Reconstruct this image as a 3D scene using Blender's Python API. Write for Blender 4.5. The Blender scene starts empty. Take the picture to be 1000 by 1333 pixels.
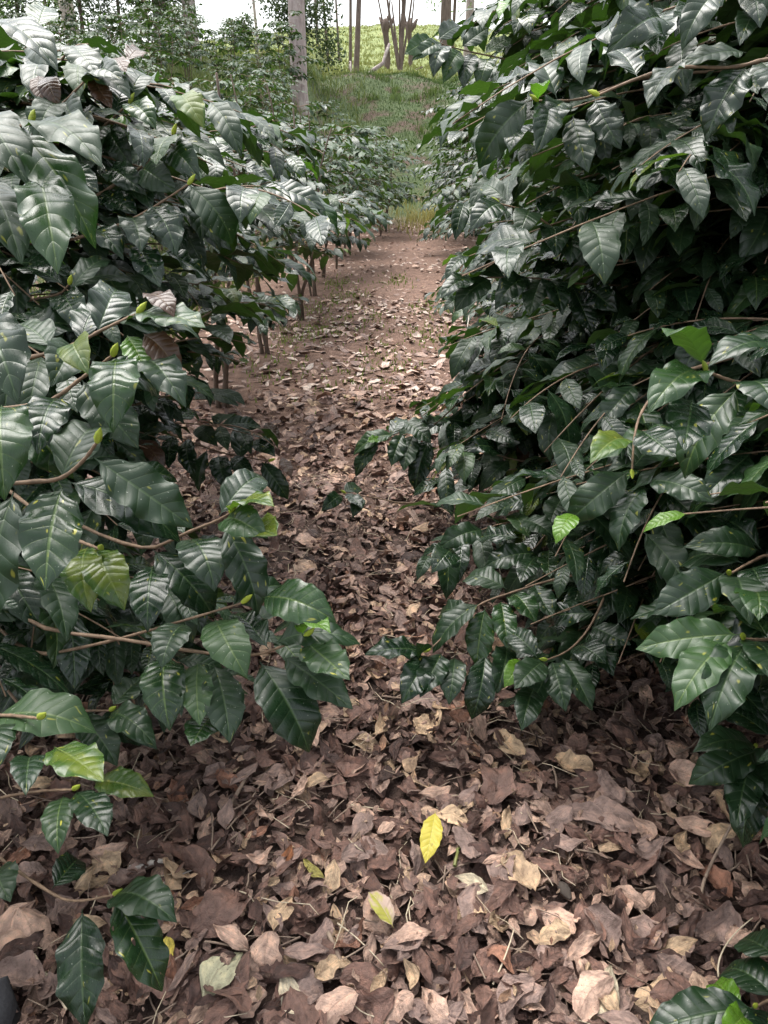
import bpy, math, random
import numpy as np
from mathutils import Vector, Matrix, noise

SC = bpy.context.scene
COL = SC.collection
R = math.radians
rng = np.random.default_rng(11)
random.seed(5)

# ------------------------------------------------------------------ camera, sky, sun, exposure
CAM_H = 1.36
PITCH = 25.5                                   # degrees below the horizon
FPX = 966.0                                    # focal length in photo pixels (1000 wide)
cam_d = bpy.data.cameras.new('camera')
cam_d.sensor_fit = 'HORIZONTAL'
cam_d.sensor_width = 36.0
cam_d.lens = 36.0 * FPX / 1000.0
cam_d.clip_start = 0.05
cam_d.clip_end = 1500
cam = bpy.data.objects.new('camera', cam_d)
COL.objects.link(cam)
cam.location = (0, 0, CAM_H)
cam.rotation_euler = (R(90 - PITCH), 0, 0)
SC.camera = cam

SUN_ELEV, SUN_ROT = R(68), R(-35)
world = bpy.data.worlds.new('World')
SC.world = world
world.use_nodes = True
wn, wl = world.node_tree.nodes, world.node_tree.links
wn.clear()
w_out = wn.new('ShaderNodeOutputWorld')
w_bg = wn.new('ShaderNodeBackground')
w_sky = wn.new('ShaderNodeTexSky')
w_sky.sky_type = 'NISHITA'
w_sky.sun_disc = False
w_sky.sun_elevation = SUN_ELEV
w_sky.sun_rotation = SUN_ROT
w_sky.dust_density = 4.0
w_sky.air_density = 1.2
w_hs = wn.new('ShaderNodeHueSaturation')       # an overcast, almost colourless sky
w_hs.inputs['Saturation'].default_value = 0.24
wl.new(w_sky.outputs[0], w_hs.inputs['Color'])
wl.new(w_hs.outputs[0], w_bg.inputs['Color'])
w_bg.inputs['Strength'].default_value = 0.15
wl.new(w_bg.outputs[0], w_out.inputs['Surface'])

sun_d = bpy.data.lights.new('sun', 'SUN')
sun_d.energy = 1.2
sun_d.angle = R(45)
sun_d.color = (1.0, 0.96, 0.9)
sun = bpy.data.objects.new('sun', sun_d)
COL.objects.link(sun)
sd = Vector((math.sin(SUN_ROT) * math.cos(SUN_ELEV), math.cos(SUN_ROT) * math.cos(SUN_ELEV), math.sin(SUN_ELEV)))
sun.rotation_euler = sd.to_track_quat('Z', 'Y').to_euler()

SC.view_settings.view_transform = 'Standard'
SC.view_settings.look = 'None'
SC.view_settings.exposure = 1.6
SC.view_settings.gamma = 1.0
SC.view_settings.use_curve_mapping = False
SC.render.engine = 'CYCLES'
SC.cycles.max_bounces = 6
SC.cycles.diffuse_bounces = 4
SC.cycles.glossy_bounces = 2
SC.cycles.transmission_bounces = 3
SC.cycles.use_denoising = True

# ------------------------------------------------------------------ view helpers (photo pixel <-> place)
CP, SP = math.cos(R(PITCH)), math.sin(R(PITCH))
CAM = np.array([0, 0, CAM_H])
AX = np.array([1.0, 0, 0])
AZ = np.array([0, CP, -SP])                    # forward
AY = np.array([0, SP, CP])                     # up in the picture


def at(px, py, d):
    """place seen at photo pixel (px, py) at depth d"""
    return CAM + d * (AZ + AX * (px - 500) / FPX - AY * (py - 666.5) / FPX)


def project(P):
    P = np.asarray(P) - CAM
    z = P @ AZ
    zz = np.where(np.abs(z) < 1e-4, 1e-4, z)
    return np.stack([500 + FPX * (P @ AX) / zz, 666.5 - FPX * (P @ AY) / zz, z], -1)


def S(t):
    t = np.clip(t, 0, 1)
    return t * t * (3 - 2 * t)


def row_left(y):
    return -1.38 + 0.0787 * y


def row_right(y):
    return 1.42 + 0.070 * y


def terrain(x, y):
    x = np.asarray(x, float); y = np.asarray(y, float)
    hl = 0.195 * np.maximum(0, np.minimum(y, 34) - 7.5) * S((row_left(np.clip(y, 0, 20)) - 0.35 - x) / 2.6)
    hb = 4.0 * S((y - 18.5) / 12.5)
    h = np.maximum(hl, hb) + 0.0
    far = np.where(y > 31, 4.0 + 0.150 * (np.minimum(y, 78) - 31) - 0.10 * np.maximum(0, y - 80), 0)
    h = np.maximum(np.where(y > 31, np.maximum(far, np.where(y < 80, h, 0) * (1 - S((y - 60) / 20))), h), -6)
    m = (0.012 * np.sin(7.3 * x + 1.7 * np.sin(3.1 * y)) * np.sin(6.1 * y + 2.0 * np.sin(2.3 * x))
         + 0.018 * np.sin(2.1 * x + 0.7) * np.sin(1.7 * y + 1.1))
    m = m + np.where(y > 17, 0.12 * np.sin(1.3 * x + 2) * np.sin(0.9 * y) + 0.07 * np.sin(2.9 * x + y), 0) * S((y - 17) / 6)
    m = m + 0.9 * np.sin(0.11 * x + 1.4) * S((y - 45) / 30)
    return h + m


def ground_hit(px, py):
    d = AZ + AX * (px - 500) / FPX - AY * (py - 666.5) / FPX
    t = 0.5
    for _ in range(4000):
        p = CAM + d * t
        if p[2] <= float(terrain(p[0], p[1])):
            return p
        t *= 1.004
    return p


# ------------------------------------------------------------------ object helpers
def link(name, mesh, parent=None, mat=None):
    o = bpy.data.objects.new(name, mesh)
    COL.objects.link(o)
    if parent is not None:
        o.parent = parent
    if mat is not None and mesh is not None and len(mesh.materials) == 0:
        mesh.materials.append(mat)
    return o


def tag(o, label, cat, group=None, kind=None):
    if label: o['label'] = label
    if cat: o['category'] = cat
    if group: o['group'] = group
    if kind: o['kind'] = kind
    return o


def thing(name, label, cat, loc=(0, 0, 0), group=None):
    o = bpy.data.objects.new(name, None)
    COL.objects.link(o)
    o.location = [float(c) for c in loc]
    o.empty_display_size = 0.1
    return tag(o, label, cat, group)


def mesh_np(name, V, Q, uv=None, tint=None, mat=None, smooth=True):
    """mesh of quads from arrays"""
    V = np.ascontiguousarray(V, np.float32); Q = np.ascontiguousarray(Q, np.int32)
    me = bpy.data.meshes.new(name)
    me.vertices.add(len(V)); me.vertices.foreach_set('co', V.ravel())
    me.loops.add(Q.size); me.loops.foreach_set('vertex_index', Q.ravel())
    me.polygons.add(len(Q))
    me.polygons.foreach_set('loop_start', np.arange(0, Q.size, Q.shape[1], dtype=np.int32))
    if uv is not None:
        l = me.uv_layers.new(name='UVMap')
        l.data.foreach_set('uv', np.ascontiguousarray(uv, np.float32)[Q.ravel()].ravel())
    if tint is not None:
        a = me.attributes.new('tint', 'FLOAT', 'POINT')
        a.data.foreach_set('value', np.ascontiguousarray(tint, np.float32))
    if smooth:
        me.polygons.foreach_set('use_smooth', np.ones(len(Q), bool))
    if mat is not None:
        me.materials.append(mat)
    me.update(calc_edges=True)
    return me


class Tubes:
    """tapered round tubes gathered into one mesh"""
    def __init__(self): self.V = []; self.Q = []; self.n = 0

    def add(self, pts, rad, sides=6, wob=0.0):
        pts = np.asarray(pts, float); n = len(pts)
        rad = np.broadcast_to(np.asarray(rad, float), (n,))
        t = np.gradient(pts, axis=0); t /= np.linalg.norm(t, axis=1)[:, None] + 1e-9
        ref = np.array([0, 0, 1.0]) if abs(t[0][2]) < 0.8 else np.array([1.0, 0, 0])
        rings = []
        a = np.arange(sides) * 2 * math.pi / sides
        for i in range(n):
            u = np.cross(t[i], ref); u /= np.linalg.norm(u) + 1e-9
            v = np.cross(t[i], u)
            r = rad[i] * (1 + wob * rng.uniform(-1, 1, sides))
            rings.append(pts[i] + (np.cos(a) * r)[:, None] * u + (np.sin(a) * r)[:, None] * v)
        rings.append(np.repeat(pts[-1:] + t[-1] * rad[-1] * 0.6, sides, 0))
        V = np.concatenate(rings); k = np.arange(sides); k2 = (k + 1) % sides
        for i in range(n):
            b = self.n + i * sides
            self.Q.append(np.stack([b + k, b + k2, b + sides + k2, b + sides + k], 1))
        self.V.append(V); self.n += len(V)

    def mesh(self, name, mat):
        return mesh_np(name, np.concatenate(self.V), np.concatenate(self.Q), mat=mat)


# ------------------------------------------------------------------ materials
def new_mat(name):
    m = bpy.data.materials.new(name); m.use_nodes = True
    n, l = m.node_tree.nodes, m.node_tree.links
    n.clear()
    out = n.new('ShaderNodeOutputMaterial')
    return m, n, l, out


def math_node(n, l, op, a, b=None, c=None):
    x = n.new('ShaderNodeMath'); x.operation = op
    for i, v in enumerate((a, b, c)):
        if v is None: continue
        if isinstance(v, (int, float)): x.inputs[i].default_value = v
        else: l.new(v, x.inputs[i])
    return x.outputs[0]


def ramp(n, l, fac, stops):
    r = n.new('ShaderNodeValToRGB'); e = r.color_ramp.elements
    while len(e) < len(stops): e.new(0.5)
    for k, (p, c) in enumerate(stops):
        e[k].position = p; e[k].color = (*c, 1)
    l.new(fac, r.inputs[0])
    return r.outputs[0]


def mix(n, l, fac, a, b, mode='MIX'):
    x = n.new('ShaderNodeMix'); x.data_type = 'RGBA'; x.blend_type = mode
    for s, v in ((x.inputs[0], fac), (x.inputs[6], a), (x.inputs[7], b)):
        if isinstance(v, (int, float)): s.default_value = v
        elif isinstance(v, tuple): s.default_value = (*v, 1)
        else: l.new(v, s)
    return x.outputs[2]


def tex_noise(n, l, scale, detail=3, vec=None, rough=0.55):
    t = n.new('ShaderNodeTexNoise'); t.inputs['Scale'].default_value = scale
    t.inputs['Detail'].default_value = detail; t.inputs['Roughness'].default_value = rough
    if vec is not None: l.new(vec, t.inputs['Vector'])
    return t


def smooth01(n, l, v, lo, hi, a=0.0, b=1.0):
    m = n.new('ShaderNodeMapRange'); m.interpolation_type = 'SMOOTHSTEP'
    l.new(v, m.inputs[0])
    for i, k in enumerate((lo, hi, a, b)): m.inputs[i + 1].default_value = k
    return m.outputs[0]


def rand_value(n, l):
    oi = n.new('ShaderNodeObjectInfo'); at_ = n.new('ShaderNodeAttribute'); at_.attribute_name = 'tint'
    s = math_node(n, l, 'ADD', oi.outputs['Random'], at_.outputs['Fac'])
    return math_node(n, l, 'FRACT', s)


def leaf_coords(n, l, nveins, slant):
    uvn = n.new('ShaderNodeUVMap'); uvn.uv_map = 'UVMap'
    sep = n.new('ShaderNodeSeparateXYZ'); l.new(uvn.outputs[0], sep.inputs[0])
    a = math_node(n, l, 'ABSOLUTE', math_node(n, l, 'MULTIPLY_ADD', sep.outputs[0], 2.0, -1.0))
    s = math_node(n, l, 'SUBTRACT', sep.outputs[1], math_node(n, l, 'MULTIPLY', a, slant))
    w = math_node(n, l, 'ABSOLUTE', math_node(n, l, 'SINE', math_node(n, l, 'MULTIPLY', s, math.pi * nveins)))
    return uvn.outputs[0], a, w


NVEIN, SLANT = 9.0, 0.13


def leaf_material(name, dark, light, vein, back, spots=0.5, rough=(0.19, 0.48), trans=0.12, patch=None, spot_col=(0.36, 0.34, 0.05), holes=False):
    m, n, l, out = new_mat(name)
    uv, a, w = leaf_coords(n, l, NVEIN, SLANT)
    rnd = rand_value(n, l)
    rv = n.new('ShaderNodeCombineXYZ'); l.new(math_node(n, l, 'MULTIPLY', rnd, 37.0), rv.inputs[2])
    add = n.new('ShaderNodeVectorMath'); add.operation = 'ADD'
    l.new(uv, add.inputs[0]); l.new(rv.outputs[0], add.inputs[1])
    vec = add.outputs[0]
    big = tex_noise(n, l, 2.6, 3, vec)
    col = mix(n, l, smooth01(n, l, rnd, 0.0, 1.0), dark, light)
    col = mix(n, l, smooth01(n, l, big.outputs[0], 0.35, 0.75), col, light)
    if patch:
        pn = tex_noise(n, l, 1.5, 2, vec)
        col = mix(n, l, smooth01(n, l, pn.outputs[0], 0.42, 0.56), col, patch)
    # midrib and side veins
    mid = smooth01(n, l, a, 0.025, 0.075, 1.0, 0.0)
    side = math_node(n, l, 'MULTIPLY', smooth01(n, l, w, 0.0, 0.22, 0.38, 0.0), smooth01(n, l, a, 0.55, 1.0, 1.0, 0.2))
    col = mix(n, l, math_node(n, l, 'MAXIMUM', math_node(n, l, 'MULTIPLY', mid, 0.8), side), col, vein)
    if spots > 0:
        sn = tex_noise(n, l, 7.0, 1, vec)
        sm = math_node(n, l, 'MULTIPLY', smooth01(n, l, sn.outputs[0], 0.70, 0.78), spots)
        col = mix(n, l, sm, col, spot_col)
        fn = tex_noise(n, l, 34.0, 0, vec)
        fm = smooth01(n, l, fn.outputs[0], 0.815, 0.85)
        col = mix(n, l, math_node(n, l, 'MULTIPLY', fm, 0.5), col, (0.5, 0.52, 0.46))
    geo = n.new('ShaderNodeNewGeometry')
    col = mix(n, l, geo.outputs['Backfacing'], col, back)
    fine = tex_noise(n, l, 60.0, 2, vec)
    h = math_node(n, l, 'POWER', w, 0.55)
    h = math_node(n, l, 'MULTIPLY', h, smooth01(n, l, a, 0.85, 1.0, 1.0, 0.3))
    h = math_node(n, l, 'ADD', h, math_node(n, l, 'MULTIPLY', smooth01(n, l, a, 0.0, 0.1), 0.8))
    h = math_node(n, l, 'ADD', h, math_node(n, l, 'MULTIPLY', fine.outputs[0], 0.22))
    h = math_node(n, l, 'ADD', h, math_node(n, l, 'MULTIPLY', big.outputs[0], 0.9))
    bmp = n.new('ShaderNodeBump'); bmp.inputs['Strength'].default_value = 0.48
    bmp.inputs['Distance'].default_value = 0.0016
    l.new(h, bmp.inputs['Height'])
    p = n.new('ShaderNodeBsdfPrincipled')
    l.new(col, p.inputs['Base Color']); l.new(bmp.outputs[0], p.inputs['Normal'])
    rr = smooth01(n, l, math_node(n, l, 'ADD', math_node(n, l, 'MULTIPLY', rnd, 0.5), math_node(n, l, 'MULTIPLY', big.outputs[0], 0.5)), 0.1, 0.9, *rough)
    dust = tex_noise(n, l, 9.0, 5, vec, 0.7)
    rr = math_node(n, l, 'ADD', rr, math_node(n, l, 'MULTIPLY', math_node(n, l, 'SUBTRACT', dust.outputs[0], 0.5), 0.35))
    rr = math_node(n, l, 'ADD', rr, math_node(n, l, 'MULTIPLY', geo.outputs['Backfacing'], 0.25))
    l.new(rr, p.inputs['Roughness'])
    p.inputs['IOR'].default_value = 1.45
    p.inputs['Specular IOR Level'].default_value = 0.52
    tr = n.new('ShaderNodeBsdfTranslucent')
    tc = mix(n, l, 1.0, col, (1.6, 2.2, 0.7), 'MULTIPLY')
    l.new(tc, tr.inputs['Color']); l.new(bmp.outputs[0], tr.inputs['Normal'])
    ms = n.new('ShaderNodeMixShader'); ms.inputs[0].default_value = trans
    l.new(p.outputs[0], ms.inputs[1]); l.new(tr.outputs[0], ms.inputs[2])
    res = ms.outputs[0]
    if holes:
        hn = tex_noise(n, l, 5.0, 1, vec)
        th = n.new('ShaderNodeBsdfTransparent'); m2 = n.new('ShaderNodeMixShader')
        l.new(math_node(n, l, 'GREATER_THAN', hn.outputs[0], 0.735), m2.inputs[0]); l.new(res, m2.inputs[1]); l.new(th.outputs[0], m2.inputs[2])
        res = m2.outputs[0]
    l.new(res, out.inputs['Surface'])
    return m


M_LEAF = leaf_material('coffee_leaf', (0.0065, 0.0180, 0.0085), (0.0140, 0.0345, 0.0125), (0.045, 0.078, 0.03), (0.042, 0.075, 0.022))
M_LIGHT = leaf_material('light_leaf', (0.016, 0.042, 0.014), (0.028, 0.064, 0.019), (0.085, 0.13, 0.04), (0.05, 0.09, 0.022), trans=0.16)
M_YOUNG = leaf_material('young_leaf', (0.05, 0.125, 0.013), (0.085, 0.18, 0.018), (0.15, 0.23, 0.05), (0.085, 0.155, 0.028), spots=0, rough=(0.2, 0.3), trans=0.3)
M_YGREEN = leaf_material('yellowing_leaf', (0.035, 0.075, 0.016), (0.055, 0.105, 0.018), (0.14, 0.18, 0.045), (0.09, 0.13, 0.03), patch=(0.10, 0.135, 0.02), trans=0.22)
M_BRONZE = leaf_material('bronze_leaf', (0.036, 0.022, 0.014), (0.065, 0.03, 0.016), (0.10, 0.06, 0.03), (0.10, 0.05, 0.018), spots=0.2, trans=0.15, spot_col=(0.3, 0.12, 0.04))
M_SPOT = leaf_material('spotted_leaf', (0.012, 0.032, 0.012), (0.022, 0.050, 0.016), (0.09, 0.14, 0.04), (0.07, 0.12, 0.03), spots=1.0, spot_col=(0.40, 0.38, 0.05), holes=True)
M_FAR = leaf_material('far_coffee_leaf_hazed', (0.022, 0.046, 0.026), (0.045, 0.082, 0.036), (0.07, 0.11, 0.04), (0.065, 0.10, 0.038), spots=0, rough=(0.42, 0.62))  # paler than coffee_leaf: distance haze put into the leaf colour, no haze volume
M_SMALL = leaf_material('small_tree_leaf', (0.035, 0.06, 0.024), (0.06, 0.09, 0.032), (0.08, 0.11, 0.05), (0.07, 0.10, 0.04), spots=0, rough=(0.4, 0.6))
M_CROWN = leaf_material('crown_leaf', (0.07, 0.115, 0.03), (0.12, 0.17, 0.04), (0.12, 0.16, 0.05), (0.12, 0.17, 0.05), spots=0, rough=(0.45, 0.6), trans=0.3)
KIND = {'': M_LEAF, 'l': M_LIGHT, 'y': M_YOUNG, 'g': M_YGREEN, 'b': M_BRONZE, 's': M_SPOT}
KIND_LABEL = {'l': 'light green leaf', 'y': 'bright young green leaf', 'g': 'yellowing green leaf', 'b': 'bronze brown leaf', 's': 'green leaf with yellow spots'}


def bark_material(name, c1, c2, scale=(30, 30, 6), rough=0.8, bump=0.004, blotch=None):
    m, n, l, out = new_mat(name)
    tc = n.new('ShaderNodeTexCoord'); mp = n.new('ShaderNodeMapping')
    mp.inputs['Scale'].default_value = scale
    l.new(tc.outputs['Object'], mp.inputs[0])
    t = tex_noise(n, l, 1.0, 6, mp.outputs[0], 0.65)
    col = ramp(n, l, t.outputs[0], [(0.3, c1), (0.7, c2)])
    if blotch:
        b = tex_noise(n, l, 5.0, 4, tc.outputs['Object'])
        col = mix(n, l, smooth01(n, l, b.outputs[0], 0.54, 0.62), col, blotch)
    bp = n.new('ShaderNodeBump'); bp.inputs['Strength'].default_value = 0.8; bp.inputs['Distance'].default_value = bump
    l.new(t.outputs[0], bp.inputs['Height'])
    p = n.new('ShaderNodeBsdfPrincipled'); l.new(col, p.inputs['Base Color']); l.new(bp.outputs[0], p.inputs['Normal'])
    p.inputs['Roughness'].default_value = rough
    l.new(p.outputs[0], out.inputs[0])
    return m


M_TWIG = bark_material('coffee_twig', (0.10, 0.065, 0.04), (0.27, 0.18, 0.115), (60, 60, 60), 0.7, 0.0015)
M_GREENTWIG = bark_material('green_twig', (0.10, 0.12, 0.035), (0.22, 0.22, 0.07), (60, 60, 60), 0.5, 0.001)
M_STEM = bark_material('coffee_stem', (0.07, 0.05, 0.038), (0.20, 0.145, 0.11), (50, 50, 16), 0.85, 0.003)
M_TRUNK = bark_material('grey_bark', (0.21, 0.165, 0.155), (0.44, 0.37, 0.35), (9, 9, 3), 0.85, 0.02, (0.46, 0.41, 0.37))
M_TRUNK2 = bark_material('brown_bark', (0.09, 0.065, 0.055), (0.22, 0.165, 0.14), (9, 9, 3), 0.9, 0.02)
M_STICK = bark_material('dry_stick', (0.16, 0.11, 0.085), (0.36, 0.27, 0.2), (40, 40, 40), 0.8, 0.002)
M_PALE = bark_material('pale_stick', (0.36, 0.31, 0.27), (0.6, 0.55, 0.5), (60, 60, 60), 0.8, 0.002)
M_STRAW = bark_material('straw_stem', (0.45, 0.36, 0.24), (0.62, 0.53, 0.39), (60, 60, 60), 0.6, 0.001)


def dry_material(name, stops=None, color=None, back=1.15, spots=True):
    m, n, l, out = new_mat(name)
    uv, a, w = leaf_coords(n, l, 7.0, 0.18)
    rnd = rand_value(n, l)
    rv = n.new('ShaderNodeCombineXYZ'); l.new(math_node(n, l, 'MULTIPLY', rnd, 53.0), rv.inputs[2])
    add = n.new('ShaderNodeVectorMath'); add.operation = 'ADD'; l.new(uv, add.inputs[0]); l.new(rv.outputs[0], add.inputs[1])
    vec = add.outputs[0]
    if stops:
        col = ramp(n, l, rnd, stops)
    else:
        col = mix(n, l, rnd, tuple(c * 0.88 for c in color), tuple(min(1, c * 1.1) for c in color))
    big = tex_noise(n, l, 3.0, 5, vec, 0.65)
    col = mix(n, l, 1.0, col, ramp(n, l, big.outputs[0], [(0.3, (0.42, 0.39, 0.38)), (0.5, (0.95, 0.95, 0.95)), (0.66, (1.5, 1.42, 1.34))]), 'MULTIPLY')
    mid = smooth01(n, l, a, 0.02, 0.07, 0.5, 0.0)
    sv = smooth01(n, l, w, 0.0, 0.12, 0.24, 0.0)
    col = mix(n, l, math_node(n, l, 'MAXIMUM', mid, sv), col, mix(n, l, 1.0, col, (0.62, 0.58, 0.55), 'MULTIPLY'))
    if spots:
        sn = tex_noise(n, l, 16.0, 2, vec)
        col = mix(n, l, smooth01(n, l, sn.outputs[0], 0.68, 0.74, 0.0, 0.75), col, (0.035, 0.022, 0.018))
    geo = n.new('ShaderNodeNewGeometry')
    col = mix(n, l, math_node(n, l, 'MULTIPLY', geo.outputs['Backfacing'], 0.6), col, mix(n, l, 1.0, col, (back, back, back), 'MULTIPLY'))
    fine = tex_noise(n, l, 40.0, 3, vec)
    h = math_node(n, l, 'ADD', math_node(n, l, 'MULTIPLY', math_node(n, l, 'POWER', w, 0.5), 0.35), math_node(n, l, 'MULTIPLY', fine.outputs[0], 0.7))
    h = math_node(n, l, 'ADD', h, math_node(n, l, 'MULTIPLY', big.outputs[0], 2.2))
    bp = n.new('ShaderNodeBump'); bp.inputs['Strength'].default_value = 0.85; bp.inputs['Distance'].default_value = 0.004
    l.new(h, bp.inputs['Height'])
    p = n.new('ShaderNodeBsdfPrincipled'); l.new(col, p.inputs['Base Color']); l.new(bp.outputs[0], p.inputs['Normal'])
    l.new(smooth01(n, l, big.outputs[0], 0.3, 0.7, 0.42, 0.7), p.inputs['Roughness'])
    l.new(p.outputs[0], out.inputs[0])
    return m


DRY = {
    'purplish brown': (0.182, 0.104, 0.081), 'greyish brown': (0.285, 0.198, 0.168), 'pinkish tan': (0.52, 0.35, 0.27),
    'tan': (0.54, 0.385, 0.25), 'dark brown': (0.085, 0.047, 0.038), 'rusty brown': (0.30, 0.115, 0.045),
    'cream': (0.58, 0.50, 0.36), 'pale green cream': (0.50, 0.48, 0.32), 'yellow': (0.52, 0.43, 0.08), 'olive yellow': (0.32, 0.28, 0.08), 'reddish brown': (0.32, 0.16, 0.105),
}
M_DRY = {k: dry_material('dry_leaf_' + k.replace(' ', '_'), color=v) for k, v in DRY.items()}
M_LITTER = dry_material('leaf_litter_mix', stops=[
    (0.0, (0.06, 0.035, 0.028)), (0.10, DRY['dark brown']), (0.22, DRY['purplish brown']), (0.38, (0.235, 0.142, 0.113)), (0.56, DRY['greyish brown']),
    (0.72, (0.40, 0.27, 0.21)), (0.84, DRY['pinkish tan']), (0.94, DRY['tan']), (1.0, DRY['reddish brown'])])
M_LITTER_FAR = dry_material('far_litter_mix', stops=[
    (0.0, DRY['purplish brown']), (0.3, DRY['greyish brown']), (0.55, DRY['pinkish tan']), (0.8, (0.58, 0.46, 0.39)), (1.0, (0.64, 0.54, 0.47))])

# ground
mg, n, l, out = new_mat('plantation_ground')
geo = n.new('ShaderNodeNewGeometry'); sp = n.new('ShaderNodeSeparateXYZ'); l.new(geo.outputs['Position'], sp.inputs[0])
n1 = tex_noise(n, l, 14.0, 7, geo.outputs['Position'], 0.7)
n2 = tex_noise(n, l, 1.1, 5, geo.outputs['Position'], 0.6)
n3 = tex_noise(n, l, 90.0, 3, geo.outputs['Position'], 0.7)
soil = ramp(n, l, n1.outputs[0], [(0.3, (0.10, 0.058, 0.042)), (0.55, (0.22, 0.130, 0.093)), (0.75, (0.33, 0.215, 0.16))])
mulch = ramp(n, l, n1.outputs[0], [(0.3, (0.035, 0.023, 0.018)), (0.7, (0.15, 0.092, 0.072))])
yj = math_node(n, l, 'ADD', sp.outputs[1], math_node(n, l, 'MULTIPLY', math_node(n, l, 'SUBTRACT', n2.outputs[0], 0.5), 3.0))
col = mix(n, l, smooth01(n, l, yj, 2.4, 4.2), mulch, soil)
grass = ramp(n, l, n1.outputs[0], [(0.3, (0.022, 0.034, 0.010)), (0.5, (0.042, 0.072, 0.014)), (0.66, (0.070, 0.088, 0.022)), (0.8, (0.085, 0.064, 0.035))])
soil = mix(n, l, smooth01(n, l, yj, 19.0, 23.0), soil, (0.075, 0.045, 0.030))
col = mix(n, l, smooth01(n, l, yj, 17.5, 20.0), col, soil)
bankmix = math_node(n, l, 'MULTIPLY', smooth01(n, l, yj, 17.0, 20.5), smooth01(n, l, n2.outputs[0], 0.36, 0.52))
col = mix(n, l, bankmix, col, grass)
hill = ramp(n, l, n2.outputs[0], [(0.3, (0.11, 0.145, 0.04)), (0.55, (0.18, 0.215, 0.06)), (0.75, (0.26, 0.255, 0.095))])
hill = mix(n, l, smooth01(n, l, n1.outputs[0], 0.4, 0.7, 0.0, 0.45), hill, (0.10, 0.14, 0.04))
xj = math_node(n, l, 'ADD', sp.outputs[0], math_node(n, l, 'MULTIPLY', math_node(n, l, 'SUBTRACT', n2.outputs[0], 0.5), 2.0))
sidehill = math_node(n, l, 'MULTIPLY', smooth01(n, l, xj, -2.6, -1.6, 1.0, 0.0), smooth01(n, l, yj, 4.0, 7.0))
sidehill = math_node(n, l, 'MULTIPLY', sidehill, smooth01(n, l, n1.outputs[0], 0.38, 0.55))
col = mix(n, l, sidehill, col, grass)
col = mix(n, l, smooth01(n, l, yj, 30.5, 33.0), col, hill)
hh = math_node(n, l, 'ADD', n1.outputs[0], math_node(n, l, 'MULTIPLY', n3.outputs[0], 0.35))
bp = n.new('ShaderNodeBump'); bp.inputs['Strength'].default_value = 0.9; bp.inputs['Distance'].default_value = 0.04
l.new(hh, bp.inputs['Height'])
p = n.new('ShaderNodeBsdfPrincipled'); l.new(col, p.inputs['Base Color']); l.new(bp.outputs[0], p.inputs['Normal'])
p.inputs['Roughness'].default_value = 0.9
l.new(p.outputs[0], out.inputs[0])
M_GROUND = mg


def simple_mat(name, color, rough=0.6, bump_scale=80, bump=0.001, var=0.25, trans=0):
    m, n, l, out = new_mat(name)
    tc = n.new('ShaderNodeTexCoord')
    t = tex_noise(n, l, bump_scale, 3, tc.outputs['Object'])
    rnd = rand_value(n, l)
    c = mix(n, l, t.outputs[0], tuple(x * (1 - var) for x in color), tuple(x * (1 + var) for x in color))
    c = mix(n, l, rnd, c, mix(n, l, 1.0, c, (1.35, 1.25, 1.1), 'MULTIPLY'))
    bp = n.new('ShaderNodeBump'); bp.inputs['Distance'].default_value = bump; l.new(t.outputs[0], bp.inputs['Height'])
    p = n.new('ShaderNodeBsdfPrincipled'); l.new(c, p.inputs['Base Color']); l.new(bp.outputs[0], p.inputs['Normal'])
    p.inputs['Roughness'].default_value = rough
    if trans:
        tr = n.new('ShaderNodeBsdfTranslucent'); l.new(c, tr.inputs[0])
        ms = n.new('ShaderNodeMixShader'); ms.inputs[0].default_value = trans
        l.new(p.outputs[0], ms.inputs[1]); l.new(tr.outputs[0], ms.inputs[2]); l.new(ms.outputs[0], out.inputs[0])
    else:
        l.new(p.outputs[0], out.inputs[0])
    return m


M_BUD = simple_mat('leaf_bud', (0.38, 0.48, 0.06), 0.35, trans=0.2)
M_GRASS = simple_mat('grass_blade', (0.042, 0.082, 0.015), 0.6, trans=0.25)
M_HILLGRASS = simple_mat('hill_grass_blade', (0.20, 0.225, 0.07), 0.7, trans=0.2)
M_POD = simple_mat('seed_pod', (0.085, 0.07, 0.062), 0.75, 160, 0.002, 0.5)
M_SHOE = simple_mat('shoe_canvas', (0.034, 0.036, 0.044), 0.85, 220, 0.0015, 0.5)
M_SOLE = simple_mat('shoe_sole', (0.015, 0.015, 0.017), 0.7)

# ------------------------------------------------------------------ ground sheet
def axis(a, b, fine_a, fine_b, step, grow=1.16):
    v = list(np.arange(fine_a, fine_b + step / 2, step))
    s = step; x = v[-1]
    while x < b:
        s *= grow; x += s; v.append(x)
    s = step; x = v[0]; low = []
    while x > a:
        s *= grow; x -= s; low.append(x)
    return np.array(low[::-1] + v)


gx = axis(-400, 400, -4, 4, 0.07)
gy = axis(-60, 700, 0, 9, 0.07, 1.02)
GX, GY = np.meshgrid(gx, gy)
V = np.stack([GX, GY, terrain(GX, GY)], -1).reshape(-1, 3)
i = np.arange(len(gy) - 1)[:, None] * len(gx) + np.arange(len(gx) - 1)[None]
Q = np.stack([i, i + 1, i + 1 + len(gx), i + len(gx)], -1).reshape(-1, 4)
tag(link('ground', mesh_np('ground', V, Q, mat=M_GROUND)), None, None, kind='structure')

# ------------------------------------------------------------------ leaf templates (unit length, base at origin, +Y along, +Z up)
UW = np.array([0, .06, .10, .18, .30, .42, .54, .66, .76, .85, .92, 1.0])
WW = np.array([.02, .03, .26, .60, .90, 1.0, 1.0, .92, .75, .50, .25, .012])


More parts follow.
